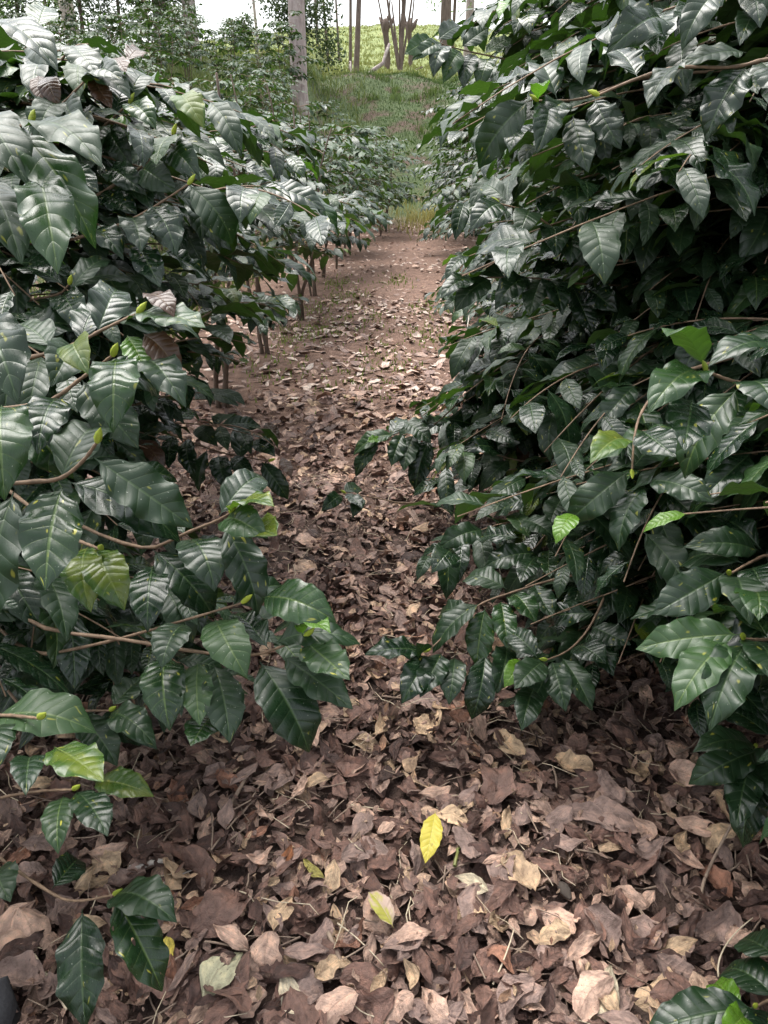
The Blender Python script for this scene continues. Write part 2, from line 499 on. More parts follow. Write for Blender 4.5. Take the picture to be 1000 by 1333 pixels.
def leaf_template(seed, nu, nv, curve=0.9, fold=0.35, ripple=0.025, corr=0.02, width=0.215, twist=0.0):
    r = np.random.default_rng(seed)
    u = np.linspace(0, 1, nu + 1)
    v = np.linspace(-1, 1, nv + 1)
    U, Vv = np.meshgrid(u, v, indexing='ij')
    w = np.interp(U, UW, WW) * width
    ph = r.uniform(0, 6.28, 2)
    edge = 1 + 0.035 * np.sin(2 * math.pi * 6.5 * U + ph[0] + np.sign(Vv)) * np.abs(Vv)
    w = w * edge
    th = -curve * (U - 0.08) ** 1.3 + 0.22
    th = np.where(U < 0.08, 0.22, -curve * np.maximum(U - 0.08, 0) ** 1.3 + 0.22)
    ds = 1.0 / nu
    yy = np.cumsum(np.cos(th), 0) * ds; yy = np.vstack([np.zeros((1, nv + 1)), yy[:-1]])
    zz = np.cumsum(np.sin(th), 0) * ds; zz = np.vstack([np.zeros((1, nv + 1)), zz[:-1]])
    A = np.abs(Vv)
    s = U - SLANT * A
    wav = np.abs(np.sin(math.pi * NVEIN * s)) ** 0.6
    off = fold * A * w - 0.55 * fold * A ** 2.2 * w
    off = off + corr * wav * np.minimum(1, A * 3.0) * (w / width) * (1 - 0.4 * A)
    side = np.where(Vv > 0, 1.0, -1.0)
    off = off + ripple * np.sin(2 * math.pi * (3.1 + r.uniform(-.5, .5)) * U + ph[0] + side * ph[1]) * A ** 2 * (w / width)
    x = Vv * w * (1 - 0.12 * fold)
    tw = twist * U
    X = x * np.cos(tw) - off * np.sin(tw)
    O = x * np.sin(tw) + off * np.cos(tw)
    bend = r.uniform(-0.09, 0.09) * U ** 2
    X = X + bend
    Y = yy - O * np.sin(th)
    Z = zz + O * np.cos(th)
    P = np.stack([X, Y, Z], -1).reshape(-1, 3)
    tip = P[(nu) * (nv + 1) + nv // 2]
    ln = np.linalg.norm(tip)
    # turn so that the tip lies on +Y, then scale the chord to 1
    ang = math.atan2(tip[2], tip[1]); c, s_ = math.cos(-ang), math.sin(-ang)
    P = np.stack([P[:, 0], P[:, 1] * c - P[:, 2] * s_, P[:, 1] * s_ + P[:, 2] * c], -1) / ln
    idx = np.arange(nu)[:, None] * (nv + 1) + np.arange(nv)[None]
    Qd = np.stack([idx, idx + 1, idx + nv + 2, idx + nv + 1], -1).reshape(-1, 4)
    uv = np.stack([(Vv + 1) / 2, U], -1).reshape(-1, 2)
    return P, Qd, uv


LP = []                                        # shape parameters of the leaf variants
for k in range(12):
    r = np.random.default_rng(100 + k)
    LP.append(dict(seed=k, curve=r.uniform(0.3, 1.5), fold=r.uniform(0.05, 0.4), ripple=r.uniform(0.015, 0.045),
                   corr=r.uniform(0.004, 0.012), width=r.uniform(0.165, 0.198), twist=r.uniform(-0.25, 0.25)))
T_HI = [leaf_template(nu=44, nv=12, **q) for q in LP]
T_MID = [leaf_template(nu=14, nv=4, **q) for q in LP]
T_LOW = [leaf_template(nu=6, nv=2, **q) for q in LP]
T_FAR = [leaf_template(nu=3, nv=2, **q) for q in LP]
ME_HI = [mesh_np('leaf', *t, mat=M_LEAF) for t in T_HI]
ME_MID = [mesh_np('leaf', *t, mat=M_LEAF) for t in T_MID]


def join_leaves(name, templates, mats, var, mat, tint=None):
    """one mesh holding many leaves: mats (m,4,4), var (m,) template index"""
    VV, QQ, UVs, TT = [], [], [], []; base = 0
    m = len(mats)
    if tint is None: tint = rng.random(m)
    for k, (P, Qd, uv) in enumerate(templates):
        sel = np.where(var == k)[0]
        if len(sel) == 0: continue
        Mx = mats[sel]
        X = np.einsum('mij,nj->mni', Mx[:, :3, :3], P) + Mx[:, None, :3, 3]
        q = Qd[None] + (np.arange(len(sel)) * len(P))[:, None, None] + base
        VV.append(X.reshape(-1, 3)); QQ.append(q.reshape(-1, 4)); UVs.append(np.tile(uv, (len(sel), 1)))
        TT.append(np.repeat(tint[sel], len(P))); base += len(sel) * len(P)
    return mesh_np(name, np.concatenate(VV), np.concatenate(QQ), np.concatenate(UVs), np.concatenate(TT), mat)


def frame(y, nrm, scale, pos, wid=1.0):
    y = y / (np.linalg.norm(y) + 1e-9)
    x = np.cross(y, nrm); x /= np.linalg.norm(x) + 1e-9
    z = np.cross(x, y)
    M = np.eye(4)
    M[:3, 0] = x * scale * wid; M[:3, 1] = y * scale; M[:3, 2] = z * scale * wid; M[:3, 3] = pos
    return M


UP = np.array([0, 0, 1.0])

# ------------------------------------------------------------------ where the photograph shows open ground or open view
OPEN = np.array([(470, 335), (525, 288), (545, 300), (552, 400), (575, 480), (590, 505), (520, 540), (455, 595), (470, 665), (545, 700), (530, 760), (590, 765),
                 (480, 830), (510, 900), (600, 935), (690, 950), (790, 890), (835, 850), (880, 930), (930, 1010), (950, 1090), (1000, 1110), (1000, 1205),
                 (830, 1310), (820, 1400), (140, 1400), (220, 1215), (150, 1150), (200, 1060), (270, 975), (390, 990), (455, 930), (470, 835),
                 (370, 770), (350, 700), (375, 655), (370, 580), (330, 545), (300, 500), (330, 470), (375, 430), (400, 400), (440, 350)], float)


HW, HH = 500, 667                              # a half size picture for occlusion tests
hero_depth = np.full((HH, HW), 1e9, np.float32)


def in_poly(p, poly):
    x, y = p[..., 0], p[..., 1]; c = np.zeros(x.shape, bool); j = len(poly) - 1
    for i in range(len(poly)):
        xi, yi = poly[i]; xj, yj = poly[j]
        c ^= ((yi > y) != (yj > y)) & (x < (xj - xi) * (y - yi) / (yj - yi + 1e-9) + xi)
        j = i
    return c


TOPX = [-200, 0, 60, 120, 190, 260, 330, 390, 440, 500, 525, 545]
TOPY = [10, 40, 25, 60, 75, 118, 148, 150, 215, 262, 285, 295]
RGX = [0, 70, 110, 160, 210, 260, 300, 340]     # picture heights and the left edge of the right hand bushes there
RGY = [575, 578, 592, 575, 556, 545, 538, 545]


def blocked(P):
    """True where a near leaf at P would cover what the photograph shows open"""
    q = project(P)
    b = in_poly(q, OPEN)
    left = q[..., 0] < 545
    b |= left & (q[..., 1] < np.interp(q[..., 0], TOPX, TOPY)) & (q[..., 2] < 7.5)
    b |= (q[..., 1] < 340) & (q[..., 0] > 380) & (q[..., 0] < np.interp(q[..., 1], RGX, RGY)) & (np.asarray(P)[..., 0] > row_right(np.asarray(P)[..., 1]) - 1.9) & (np.asarray(P)[..., 0] > 0.45)
    ix, iy = (q[..., 0] / 2), (q[..., 1] / 2)
    ins = (ix > 0) & (ix < HW - 1) & (iy > 0) & (iy < HH - 1) & (q[..., 2] > 0.1)
    hd = hero_depth[np.clip(np.nan_to_num(iy), 0, HH - 1).astype(int), np.clip(np.nan_to_num(ix), 0, HW - 1).astype(int)]
    b |= ins & (hd < 1e8) & (hd + 0.05 > q[..., 2])       # and never across a leaf drawn after the photograph
    return (b & (q[..., 2] > 0.1)) | (np.linalg.norm(np.asarray(P) - CAM, axis=-1) < 0.75)


# ------------------------------------------------------------------ coffee shrubs
class Shrub:
    def __init__(self, base, label, group):
        self.base = np.array(base, float); self.label = label; self.group = group
        self.branches = []          # (points, r0, r1)
        self.leaves = []            # (branch index, matrix, variant, kind, hero)
        self.stems = []
        self.buds = []


def grow(sh, H, rad, seed, low=0.4, levels=None, density=1.0, leaf=0.152, prune=True, stems=1, sub=0.5, arch=0.55, toward=None):
    r = np.random.default_rng(seed)
    b = sh.base
    tops = []
    for k in range(stems):
        a = r.uniform(0, 6.28); lean = r.uniform(0.02, 0.14) * H + (0.10 if k else 0)
        pts = []
        for t in np.linspace(0, 1, 12):
            pts.append(b + np.array([math.cos(a) * lean * t + 0.03 * math.sin(9 * t + 2 * k), math.sin(a) * lean * t + 0.02 * math.cos(8 * t), H * t * (1 - 0.08 * k) - 0.05 * (t == 0)]))
        pts = np.array(pts)
        sh.stems.append((pts, np.linspace(0.021 if stems == 1 else 0.016, 0.005, 12) * r.uniform(0.7, 1.2)))
        tops.append(pts)
    levels = levels or int((H - low) / 0.06)
    az = r.uniform(0, 6.28)
    for i in range(levels):
        h = low + (H - low) * (i + r.uniform(0, 0.7)) / levels
        st = tops[i % stems]
        az += math.pi / 2 + r.uniform(-0.35, 0.35)
        for side in (0, math.pi):
            if r.random() > density: continue
            a = az + side + r.uniform(-0.2, 0.2)
            o = np.array([np.interp(h, st[:, 2] - b[2], st[:, k]) for k in range(3)])
            prof = (1 - ((h - low) / (H - low)) ** 2.2 * 0.78) * (0.82 + 0.18 * min(1, (h - low) / 0.4))
            L = rad * prof * r.uniform(0.72, 1.08)
            make_branch(sh, r, o, a, L, arch * r.uniform(0.6, 1.3), leaf, prune, sub)


def make_branch(sh, r, o, a, L, arch, leaf, prune, sub, depth=0, elev=None):
    n = 10
    e0 = r.uniform(0.25, 0.6) if elev is None else elev
    p = o.copy(); pts = [p.copy()]; dirs = []
    da = r.uniform(-0.25, 0.25)
    for i in range(n):
        t = i / n
        e = e0 - (e0 + arch) * t ** 1.1
        d = np.array([math.cos(a + da * t) * math.cos(e), math.sin(a + da * t) * math.cos(e), math.sin(e)])
        p = p + d * L / n
        gz = float(terrain(p[0], p[1])) + 0.06
        if p[2] < gz: p[2] = gz
        pts.append(p.copy()); dirs.append(d)
    dress(sh, r, np.array(pts), a, L, arch, leaf, prune, sub, depth)


def branch_to(sh, r, tip, leaf):
    """a branch from the shrub's stem that arches over to a given place"""
    st = sh.stems[int(r.integers(len(sh.stems)))][0]
    h = np.clip(tip[2] + r.uniform(-0.15, 0.3), sh.base[2] + 0.1, st[-1][2] * 0.95)
    o = np.array([np.interp(h, st[:, 2], st[:, k]) for k in range(3)])
    L = np.linalg.norm(tip - o)
    c = (o + tip) / 2 + UP * L * r.uniform(0.12, 0.3) + r.normal(0, 0.05, 3)
    t = np.linspace(0, 1, 12)[:, None]
    pts = (1 - t) ** 2 * o + 2 * t * (1 - t) * c + t ** 2 * tip
    d = tip - o
    dress(sh, r, pts, math.atan2(d[1], d[0]), L, 0.5, leaf, True, 1.0, 0, 0.08)


def dress(sh, r, pts, a, L, arch, leaf, prune, sub, depth, start=None):
    if prune:
        bad = np.where(blocked(pts))[0]
        if len(bad):
            if bad[0] < 3: return
            pts = pts[:bad[0]]
    bi = len(sh.branches)
    sh.branches.append((pts, 0.0040 if depth == 0 else 0.0026, 0.0013))
    seg = np.linalg.norm(np.diff(pts, axis=0), axis=1); cum = np.concatenate([[0], np.cumsum(seg)])
    tot = cum[-1]
    s = tot * (r.uniform(0.15, 0.35) if depth == 0 else 0.15)
    if start is not None: s = tot * start
    while s < tot:
        P = np.array([np.interp(s, cum, pts[:, k]) for k in range(3)])
        k = min(np.searchsorted(cum, s), len(pts) - 1); d = pts[k] - pts[k - 1]; d = d / (np.linalg.norm(d) + 1e-9)
        side = np.cross(d, UP); side /= np.linalg.norm(side) + 1e-9
        end = (tot - s) < 0.07
        for sg in (-1, 1):
            if r.random() < 0.08: continue
            droop = r.uniform(-0.05, 0.85) if not end else r.uniform(-0.1, 0.45)
            y = side * sg * r.uniform(0.55, 1.0) + d * (r.uniform(0.25, 0.8) + (0.5 if end else 0)) - UP * droop
            nr = UP * 0.9 + d * r.uniform(-0.1, 0.7) + side * sg * r.uniform(0.0, 0.6) + r.normal(0, 0.15, 3)
            Lf = leaf * r.choice([r.uniform(0.5, 0.8), r.uniform(0.8, 1.2), r.uniform(0.9, 1.22)]) * (0.75 if end else 1)
            M = frame(y, nr, Lf, P, r.uniform(0.92, 1.12))
            tip = P + M[:3, 1]
            if prune and (blocked(np.stack([P + M[:3, 1] * .5, tip]))).any(): continue
            if tip[2] < float(terrain(tip[0], tip[1])) + 0.01: continue
            q = r.random()
            kind = 'y' if (end and q < 0.05) else 'l' if q < 0.09 else 'g' if q < 0.102 else 'b' if q < 0.107 else 's' if q < 0.22 else ''
            sh.leaves.append((bi, M, int(r.integers(12)), kind, False))
        s += r.uniform(0.05, 0.075)
    if depth == 0:
        for _ in range(r.poisson(sub * 2)):
            k = int(r.integers(3, max(4, len(pts) - 2)))
            if k >= len(pts) - 1: continue
            make_branch(sh, r, pts[k], a + r.choice([-1, 1]) * r.uniform(0.5, 1.0), L * r.uniform(0.25, 0.45), arch, leaf * 0.95, prune, 0, 1, r.uniform(-0.2, 0.3))


near = {}
defs = [
    # key, y, H, radius, seed, low, stems, density, label
    ('L0', 0.55, 1.62, 0.80, 1, 0.25, 1, 0.95, 'green coffee shrub at the left edge, its big close leaves overlapping the picture border', 0),
    ('L1', 1.75, 1.66, 1.1, 2, 0.30, 2, 0.8, 'coffee shrub with grey sheen leaves just behind the big leaves at the left edge', 0),
    ('L2', 2.95, 1.62, 1.0, 3, 0.40, 2, 0.7, 'third coffee shrub along the left of the path, reaching out over the litter', 0),
    ('L3', 4.35, 1.76, 1.0, 4, 0.5, 3, 0.78, 'left row coffee shrub with thin bare stems where the litter thins out', 0),
    ('L4', 5.65, 1.85, 1.0, 6, 0.52, 3, 0.78, 'left row coffee shrub beside the first green weeds on the path', 0),
    ('L5', 7.0, 1.9, 1.0, 7, 0.52, 3, 0.8, 'left row coffee shrub midway along the reddish bare part of the path', 0),
    ('L6', 8.4, 1.95, 0.95, 8, 0.52, 3, 0.8, 'left row coffee shrub with thin dark stems before the far row', 0),
    ('R0', 0.55, 2.30, 1.1, 11, 0.15, 1, 0.95, 'tall dark coffee shrub at the right edge with large close leaves', 1),
    ('R1', 1.85, 2.8, 1.5, 12, 0.10, 2, 1.0, 'tall coffee shrub on the right whose lowest sprays hang over the leaf litter', 1),
    ('R2', 3.15, 2.95, 1.6, 13, 0.1, 2, 1.0, 'tall coffee shrub on the right with a long low spray reaching the path middle', 1),
    ('R3', 4.5, 3.05, 1.6, 14, 0.12, 2, 1.0, 'right row coffee shrub behind the long low spray', 1),
    ('R4', 5.9, 3.1, 1.55, 15, 0.15, 2, 1.0, 'right row coffee shrub leaning over the reddish path', 1),
    ('R5', 7.35, 3.1, 1.55, 16, 0.15, 2, 1.0, 'farthest large leaved coffee shrub of the right row before the path narrows', 1),
]
GROUPS = ['coffee shrubs in the row left of the path', 'coffee shrubs in the row right of the path']
for key, y, H, rad, seed, low, stems, dens, lab, side in defs:
    x = (row_left(y) if side == 0 else row_right(y)) + random.uniform(-0.06, 0.06)
    near[key] = Shrub((x, y, float(terrain(x, y))), lab, GROUPS[side])

# branches and leaves drawn after the photograph: (shrub, depth, leaf length, stem pixels, leaves (base px, tip px, kind/side, width))
HERO = [
    ('L0', 1.08, .135, [(39, 467), (70, 457), (104, 446), (126, 433), (148, 422), (179, 408)],
     [(66, 452, 30, 418, 'f'), (150, 423, 257, 447, ''), (175, 408, 258, 430, 'l'), (165, 436, 194, 490, 'y'), (186, 434, 240, 490, 'b'), (192, 383, 222, 414, 'b'),
      (190, 470, 232, 534, ''), (104, 448, 140, 405, 'f'), (126, 435, 160, 380, 'f'), (96, 450, 60, 500, '')]),
    ('L0', 1.0, .135, [(50, 528), (76, 517), (106, 492), (129, 477), (146, 463)],
     [(152, 466, 163, 562, 'l'), (106, 494, 168, 590, ''), (22, 532, 106, 614, 's'), (98, 450, 123, 484, 'g'), (76, 517, 40, 590, ''), (129, 478, 205, 520, 'f')]),
    ('L0', 0.9, .142, [(36, 626), (78, 626), (109, 601), (126, 576)],
     [(123, 596, 243, 697, ''), (88, 627, 226, 718, ''), (82, 632, 40, 766, 's'), (2, 527, 26, 648, 'l'), (18, 640, 0, 820, ''), (-20, 410, 35, 522, ''), (78, 626, 150, 560, 'f')]),
    ('L1', 1.18, .14, [(20, 818), (160, 831), (256, 850), (333, 854), (358, 845), (397, 829)],
     [(280, 806, 309, 888, 'l'), (216, 853, 208, 953, 's'), (258, 860, 251, 946, 'l'), (278, 864, 301, 967, ''), (338, 861, 388, 987, ''), (368, 854, 452, 930, ''),
      (397, 835, 446, 891, 's'), (350, 845, 300, 802, 'f'), (355, 838, 470, 831, 'f'), (342, 778, 436, 813, 'l'), (394, 826, 425, 827, 'y'), (278, 931, 250, 972, 'l')]),
    ('L1', 1.22, .14, [(20, 859), (120, 841), (215, 815), (315, 785)], [(300, 790, 365, 760, 'f'), (240, 812, 205, 870, '')]),
    ('L1', 1.22, .14, [(180, 725), (240, 694), (285, 677), (300, 668)],
     [(291, 682, 343, 797, ''), (294, 675, 345, 705, 'l'), (285, 672, 347, 624, 'f'), (300, 668, 352, 661, 'g'), (325, 680, 353, 703, 'g'), (198, 715, 269, 813, ''),
      (200, 735, 189, 823, ''), (245, 702, 276, 771, ''), (240, 694, 205, 660, 'f')]),
    ('L1', 1.1, .13, [(90, 700), (118, 710), (130, 715)], [(115, 712, 108, 799, 'g'), (122, 715, 159, 796, 'g')]),
    ('L0', 0.92, .135, [(-40, 935), (0, 930), (50, 935)],
     [(-12, 938, 116, 968, 'l'), (70, 972, 121, 1024, 'g'), (40, 985, 28, 1036, ''), (5, 940, -20, 1010, '')]),
    ('L1', 1.35, .135, [(30, 940), (100, 925), (143, 925)],
     [(122, 1018, 198, 1041, 'g'), (143, 928, 211, 964, ''), (145, 920, 192, 884, 'f'), (100, 928, 147, 1001, ''), (70, 930, 40, 880, 'f')]),
    ('L0', 1.22, .16, [(-30, 1095), (0, 1118), (65, 1163), (95, 1176), (148, 1165)],
     [(107, 1183, 121, 1335, ''), (150, 1168, 201, 1298, 's'), (150, 1165, 219, 1212, ''), (68, 1157, 106, 1121, 'f'), (0, 1130, 4, 1180, '')]),
    ('L0', 1.2, .12, [(-30, 1045), (40, 1030), (95, 1028)], [(83, 1036, 71, 1113, 's'), (98, 1030, 142, 1088, '')]),
    ('L2', 2.35, .14, [(165, 555), (225, 565), (285, 590), (350, 600)],
     [(257, 556, 281, 583, ''), (310, 560, 325, 592, ''), (245, 570, 250, 622, ''), (300, 596, 330, 625, ''), (340, 600, 373, 652, ''), (345, 550, 361, 573, 'b'),
      (367, 595, 376, 622, 'b'), (325, 577, 356, 596, ''), (285, 592, 290, 640, ''), (225, 567, 215, 610, ''), (312, 600, 318, 560, 'f'), (270, 585, 262, 640, '')]),
    ('L0', 0.84, .155, [(-60, 200), (-10, 175), (25, 165), (40, 160)],
     [(22, 170, 113, 327, 'l'), (-22, 235, 18, 344, ''), (50, 225, 86, 356, 'l'), (37, 165, 123, 219, ''), (-20, 30, 69, 93, ''), (-30, 150, 20, 245, '')]),
    ('L1', 1.4, .13, [(30, 190), (47, 170), (82, 135), (118, 98)],
     [(50, 98, 55, 132, 'b'), (60, 100, 75, 141, 'b'), (93, 58, 117, 99, ''), (45, 52, 73, 85, ''), (112, 112, 161, 131, ''), (119, 100, 141, 143, 'b'), (75, 210, 121, 253, ''),
      (48, 36, 69, 10, 'fl'), (118, 98, 158, 108, ''), (82, 137, 60, 190, ''), (84, 135, 120, 180, ''), (150, 75, 158, 95, 'b'), (165, 80, 190, 72, 'bf')]),
    ('L1', 1.65, .135, [(60, 230), (95, 197), (135, 165), (168, 134)],
     [(140, 167, 179, 216, ''), (168, 136, 200, 170, 'l'), (135, 165, 125, 215, 's'), (168, 134, 190, 100, 'f'), (100, 195, 150, 225, ''), (150, 150, 170, 120, 'f')]),
    ('L1', 1.55, .135, [(110, 265), (150, 240), (185, 218), (215, 190), (225, 175)],
     [(143, 220, 186, 259, ''), (185, 220, 230, 254, ''), (130, 250, 173, 283, ''), (218, 195, 266, 232, ''), (225, 176, 205, 215, 'l'), (235, 125, 258, 170, 'g')]),
    ('L1', 1.5, .135, [(60, 320), (115, 306), (160, 292), (200, 270), (245, 240)],
     [(195, 267, 236, 333, ''), (168, 283, 190, 329, ''), (180, 315, 201, 376, ''), (120, 305, 153, 341, ''), (245, 240, 300, 320, ''), (230, 255, 275, 290, 'f'), (212, 325, 275, 372, 'f')]),
    ('L1', 1.45, .14, [(0, 395), (45, 390), (80, 383), (90, 370)], [(90, 380, 152, 342, 'f'), (85, 372, 14, 362, 'f'), (80, 384, 120, 430, ''), (45, 390, 80, 430, '')]),
    ('R0', 1.05, .135, [(1010, 509), (967, 500), (935, 490), (920, 482)],
     [(917, 477, 857, 440, 'l'), (915, 487, 857, 543, 'l'), (962, 505, 886, 621, 's'), (1012, 455, 928, 481, ''), (902, 520, 877, 581, ''), (967, 500, 1005, 540, '')]),
    ('R1', 1.28, .135, [(895, 475), (850, 512), (827, 550), (823, 612)],
     [(820, 612, 746, 690, ''), (840, 632, 800, 716, ''), (842, 625, 926, 659, ''), (817, 573, 764, 601, 'g'), (750, 670, 722, 708, 'y'), (835, 560, 870, 600, ''), (823, 610, 855, 580, 'f')]),
    ('R0', 1.15, .135, [(1010, 715), (971, 735), (951, 747)],
     [(989, 717, 889, 708, ''), (991, 715, 921, 673, 'f'), (946, 745, 851, 802, ''), (967, 733, 891, 735, 'f'), (960, 751, 964, 813, ''), (976, 740, 1005, 785, '')]),
    ('R0', 1.04, .142, [(1020, 832), (990, 833), (969, 832)],
     [(964, 826, 826, 835, 'l'), (949, 834, 871, 921, 'l'), (971, 839, 912, 946, ''), (976, 834, 1006, 891, ''), (1000, 830, 932, 799, 'fl'), (978, 776, 1003, 808, 'l')]),
    ('R0', 1.35, .145, [(1030, 950), (1000, 965), (985, 972)],
     [(985, 972, 899, 976, ''), (987, 977, 904, 1031, ''), (980, 985, 949, 1074, ''), (1000, 1000, 960, 1100, ''), (1005, 960, 940, 930, 'f'), (995, 990, 1020, 1060, '')]),
    ('R0', 1.13, .165, [(1040, 1290), (1005, 1300), (985, 1310)],
     [(985, 1312, 831, 1331, ''), (965, 1320, 934, 1283, 'yf'), (1012, 1300, 949, 1259, 'f'), (1012, 1245, 964, 1224, 'f'), (970, 1325, 930, 1350, 'y'), (1000, 1315, 990, 1400, '')]),
    ('R1', 1.82, .15, [(760, 745), (710, 757), (667, 771), (627, 784), (610, 798), (560, 845)],
     [(625, 785, 561, 849, ''), (632, 790, 612, 867, 'l'), (652, 782, 656, 846, 'l'), (668, 773, 692, 813, 'l'), (660, 767, 604, 757, 'f'), (552, 848, 476, 857, ''),
      (560, 853, 518, 913, ''), (575, 850, 552, 910, ''), (592, 855, 590, 918, ''), (632, 850, 620, 938, ''), (615, 800, 575, 800, 'f'), (552, 845, 545, 835, 'y'), (695, 760, 713, 806, ''), (660, 840, 640, 900, '')]),
    ('R1', 1.72, .15, [(800, 745), (780, 794), (763, 825), (739, 849), (712, 859)],
     [(708, 860, 671, 898, ''), (718, 860, 742, 925, ''), (732, 856, 764, 928, ''), (752, 840, 781, 869, ''), (765, 822, 800, 880, ''), (680, 860, 655, 894, 'y'), (700, 857, 666, 821, 'f'),
      (695, 896, 671, 948, ''), (778, 800, 710, 815, 'f'), (770, 815, 815, 845, '')]),
    ('R2', 2.65, .145, [(660, 490), (630, 507), (596, 524), (562, 558), (528, 565), (490, 577)],
     [(514, 565, 459, 591, 'l'), (494, 575, 466, 623, ''), (525, 564, 505, 605, ''), (525, 548, 562, 577, ''), (560, 568, 537, 641, ''), (592, 548, 587, 592, ''), (545, 562, 580, 548, 'f'),
      (600, 530, 570, 530, 'f'), (630, 520, 600, 548, ''), (540, 565, 520, 612, ''), (580, 545, 620, 560, 'f'), (508, 570, 530, 548, 'f'), (498, 572, 476, 574, 'y')]),
    ('R2', 2.35, .145, [(760, 585), (720, 600), (690, 602), (664, 597), (640, 590)],
     [(632, 560, 670, 576, ''), (657, 592, 602, 592, ''), (664, 599, 629, 642, ''), (680, 602, 696, 631, ''), (640, 588, 690, 570, 'f'), (700, 560, 645, 575, 'f'), (735, 540, 750, 590, ''), (725, 555, 705, 560, '')]),
    ('R2', 2.05, .145, [(790, 620), (745, 645), (698, 714), (690, 716)],
     [(698, 643, 642, 668, 'f'), (735, 645, 708, 682, ''), (677, 700, 619, 706, 'f'), (680, 678, 717, 704, ''), (700, 720, 628, 735, ''), (700, 722, 671, 756, ''), (715, 715, 710, 752, 'l'),
      (690, 702, 665, 670, 'fl'), (745, 648, 790, 640, 'f'), (630, 690, 575, 720, ''), (590, 715, 560, 745, '')]),
    ('R2', 2.85, .12, [(540, 660), (490, 648), (450, 642)], [(445, 645, 416, 663, ''), (452, 642, 468, 662, ''), (470, 645, 455, 672, ''), (447, 640, 470, 636, 'f')]),
    ('R1', 1.5, .145, [(860, 95), (802, 111), (757, 131), (701, 131)],
     [(690, 130, 616, 213, ''), (710, 134, 704, 202, ''), (746, 150, 757, 227, ''), (774, 128, 800, 199, ''), (735, 132, 700, 180, ''), (700, 130, 705, 112, 'y'), (780, 125, 820, 160, 'f'), (725, 128, 690, 95, 'f')]),
    ('R0', 1.2, .14, [(780, 123), (835, 99), (886, 85), (956, 90), (1005, 73)][::-1],
     [(973, 86, 911, 183, ''), (971, 68, 885, 89, ''), (940, -12, 879, 63, ''), (864, 28, 799, 78, ''), (1030, 25, 952, -20, ''), (990, 80, 1020, 130, ''), (886, 85, 850, 140, ''), (830, 100, 800, 60, 'f')]),
    ('R1', 1.95, .145, [(880, 370), (820, 372), (750, 370), (690, 360), (620, 362)],
     [(625, 368, 569, 386, ''), (640, 364, 590, 405, ''), (690, 362, 640, 400, ''), (715, 365, 725, 411, ''), (745, 370, 766, 436, ''), (760, 372, 800, 410, ''), (660, 362, 600, 360, 'f'), (690, 358, 740, 345, 'f'),
      (620, 362, 625, 355, 'y'), (800, 375, 790, 425, ''), (705, 362, 690, 412, '')]),
    ('R3', 2.6, .145, [(680, 82), (650, 75), (600, 65), (570, 55)],
     [(565, 52, 524, 66, 'l'), (575, 56, 538, 82, 'l'), (600, 66, 572, 105, 'l'), (585, 60, 560, 100, ''), (620, 70, 598, 115, ''), (640, 75, 630, 118, 'l'), (600, 62, 640, 40, 'f'), (630, 70, 670, 52, 'fl'), (570, 52, 600, 35, 'f')]),
    ('R1', 1.75, .135, [(860, 330), (800, 345), (740, 310), (690, 275), (650, 265)],
     [(655, 266, 610, 300, ''), (690, 276, 672, 310, ''), (700, 280, 735, 265, 'f'), (740, 310, 700, 330, ''), (745, 310, 740, 345, ''), (660, 262, 630, 245, 'f'), (770, 322, 810, 330, 'f'), (720, 295, 715, 335, '')]),
]



def quad_mask(q4):
    """pixels of the half size picture covered by a projected leaf outline"""
    p = q4[:, :2] / 2.0
    x0, y0 = np.floor(p.min(0)).astype(int); x1, y1 = np.ceil(p.max(0)).astype(int) + 1
    x0, y0 = max(x0, 0), max(y0, 0); x1, y1 = min(x1, HW), min(y1, HH)
    if x1 <= x0 or y1 <= y0: return None
    X, Y = np.meshgrid(np.arange(x0, x1) + .5, np.arange(y0, y1) + .5)
    return (slice(y0, y1), slice(x0, x1)), in_poly(np.stack([X, Y], -1), p)


OUT8 = np.array([(0, .05, 0), (-.12, .25, 0), (-.175, .5, 0), (-.12, .78, 0), (0, 1, 0), (.12, .78, 0), (.175, .5, 0), (.12, .25, 0)])


def outline(M, c=OUT8):
    return c @ M[:3, :3].T + M[:3, 3]


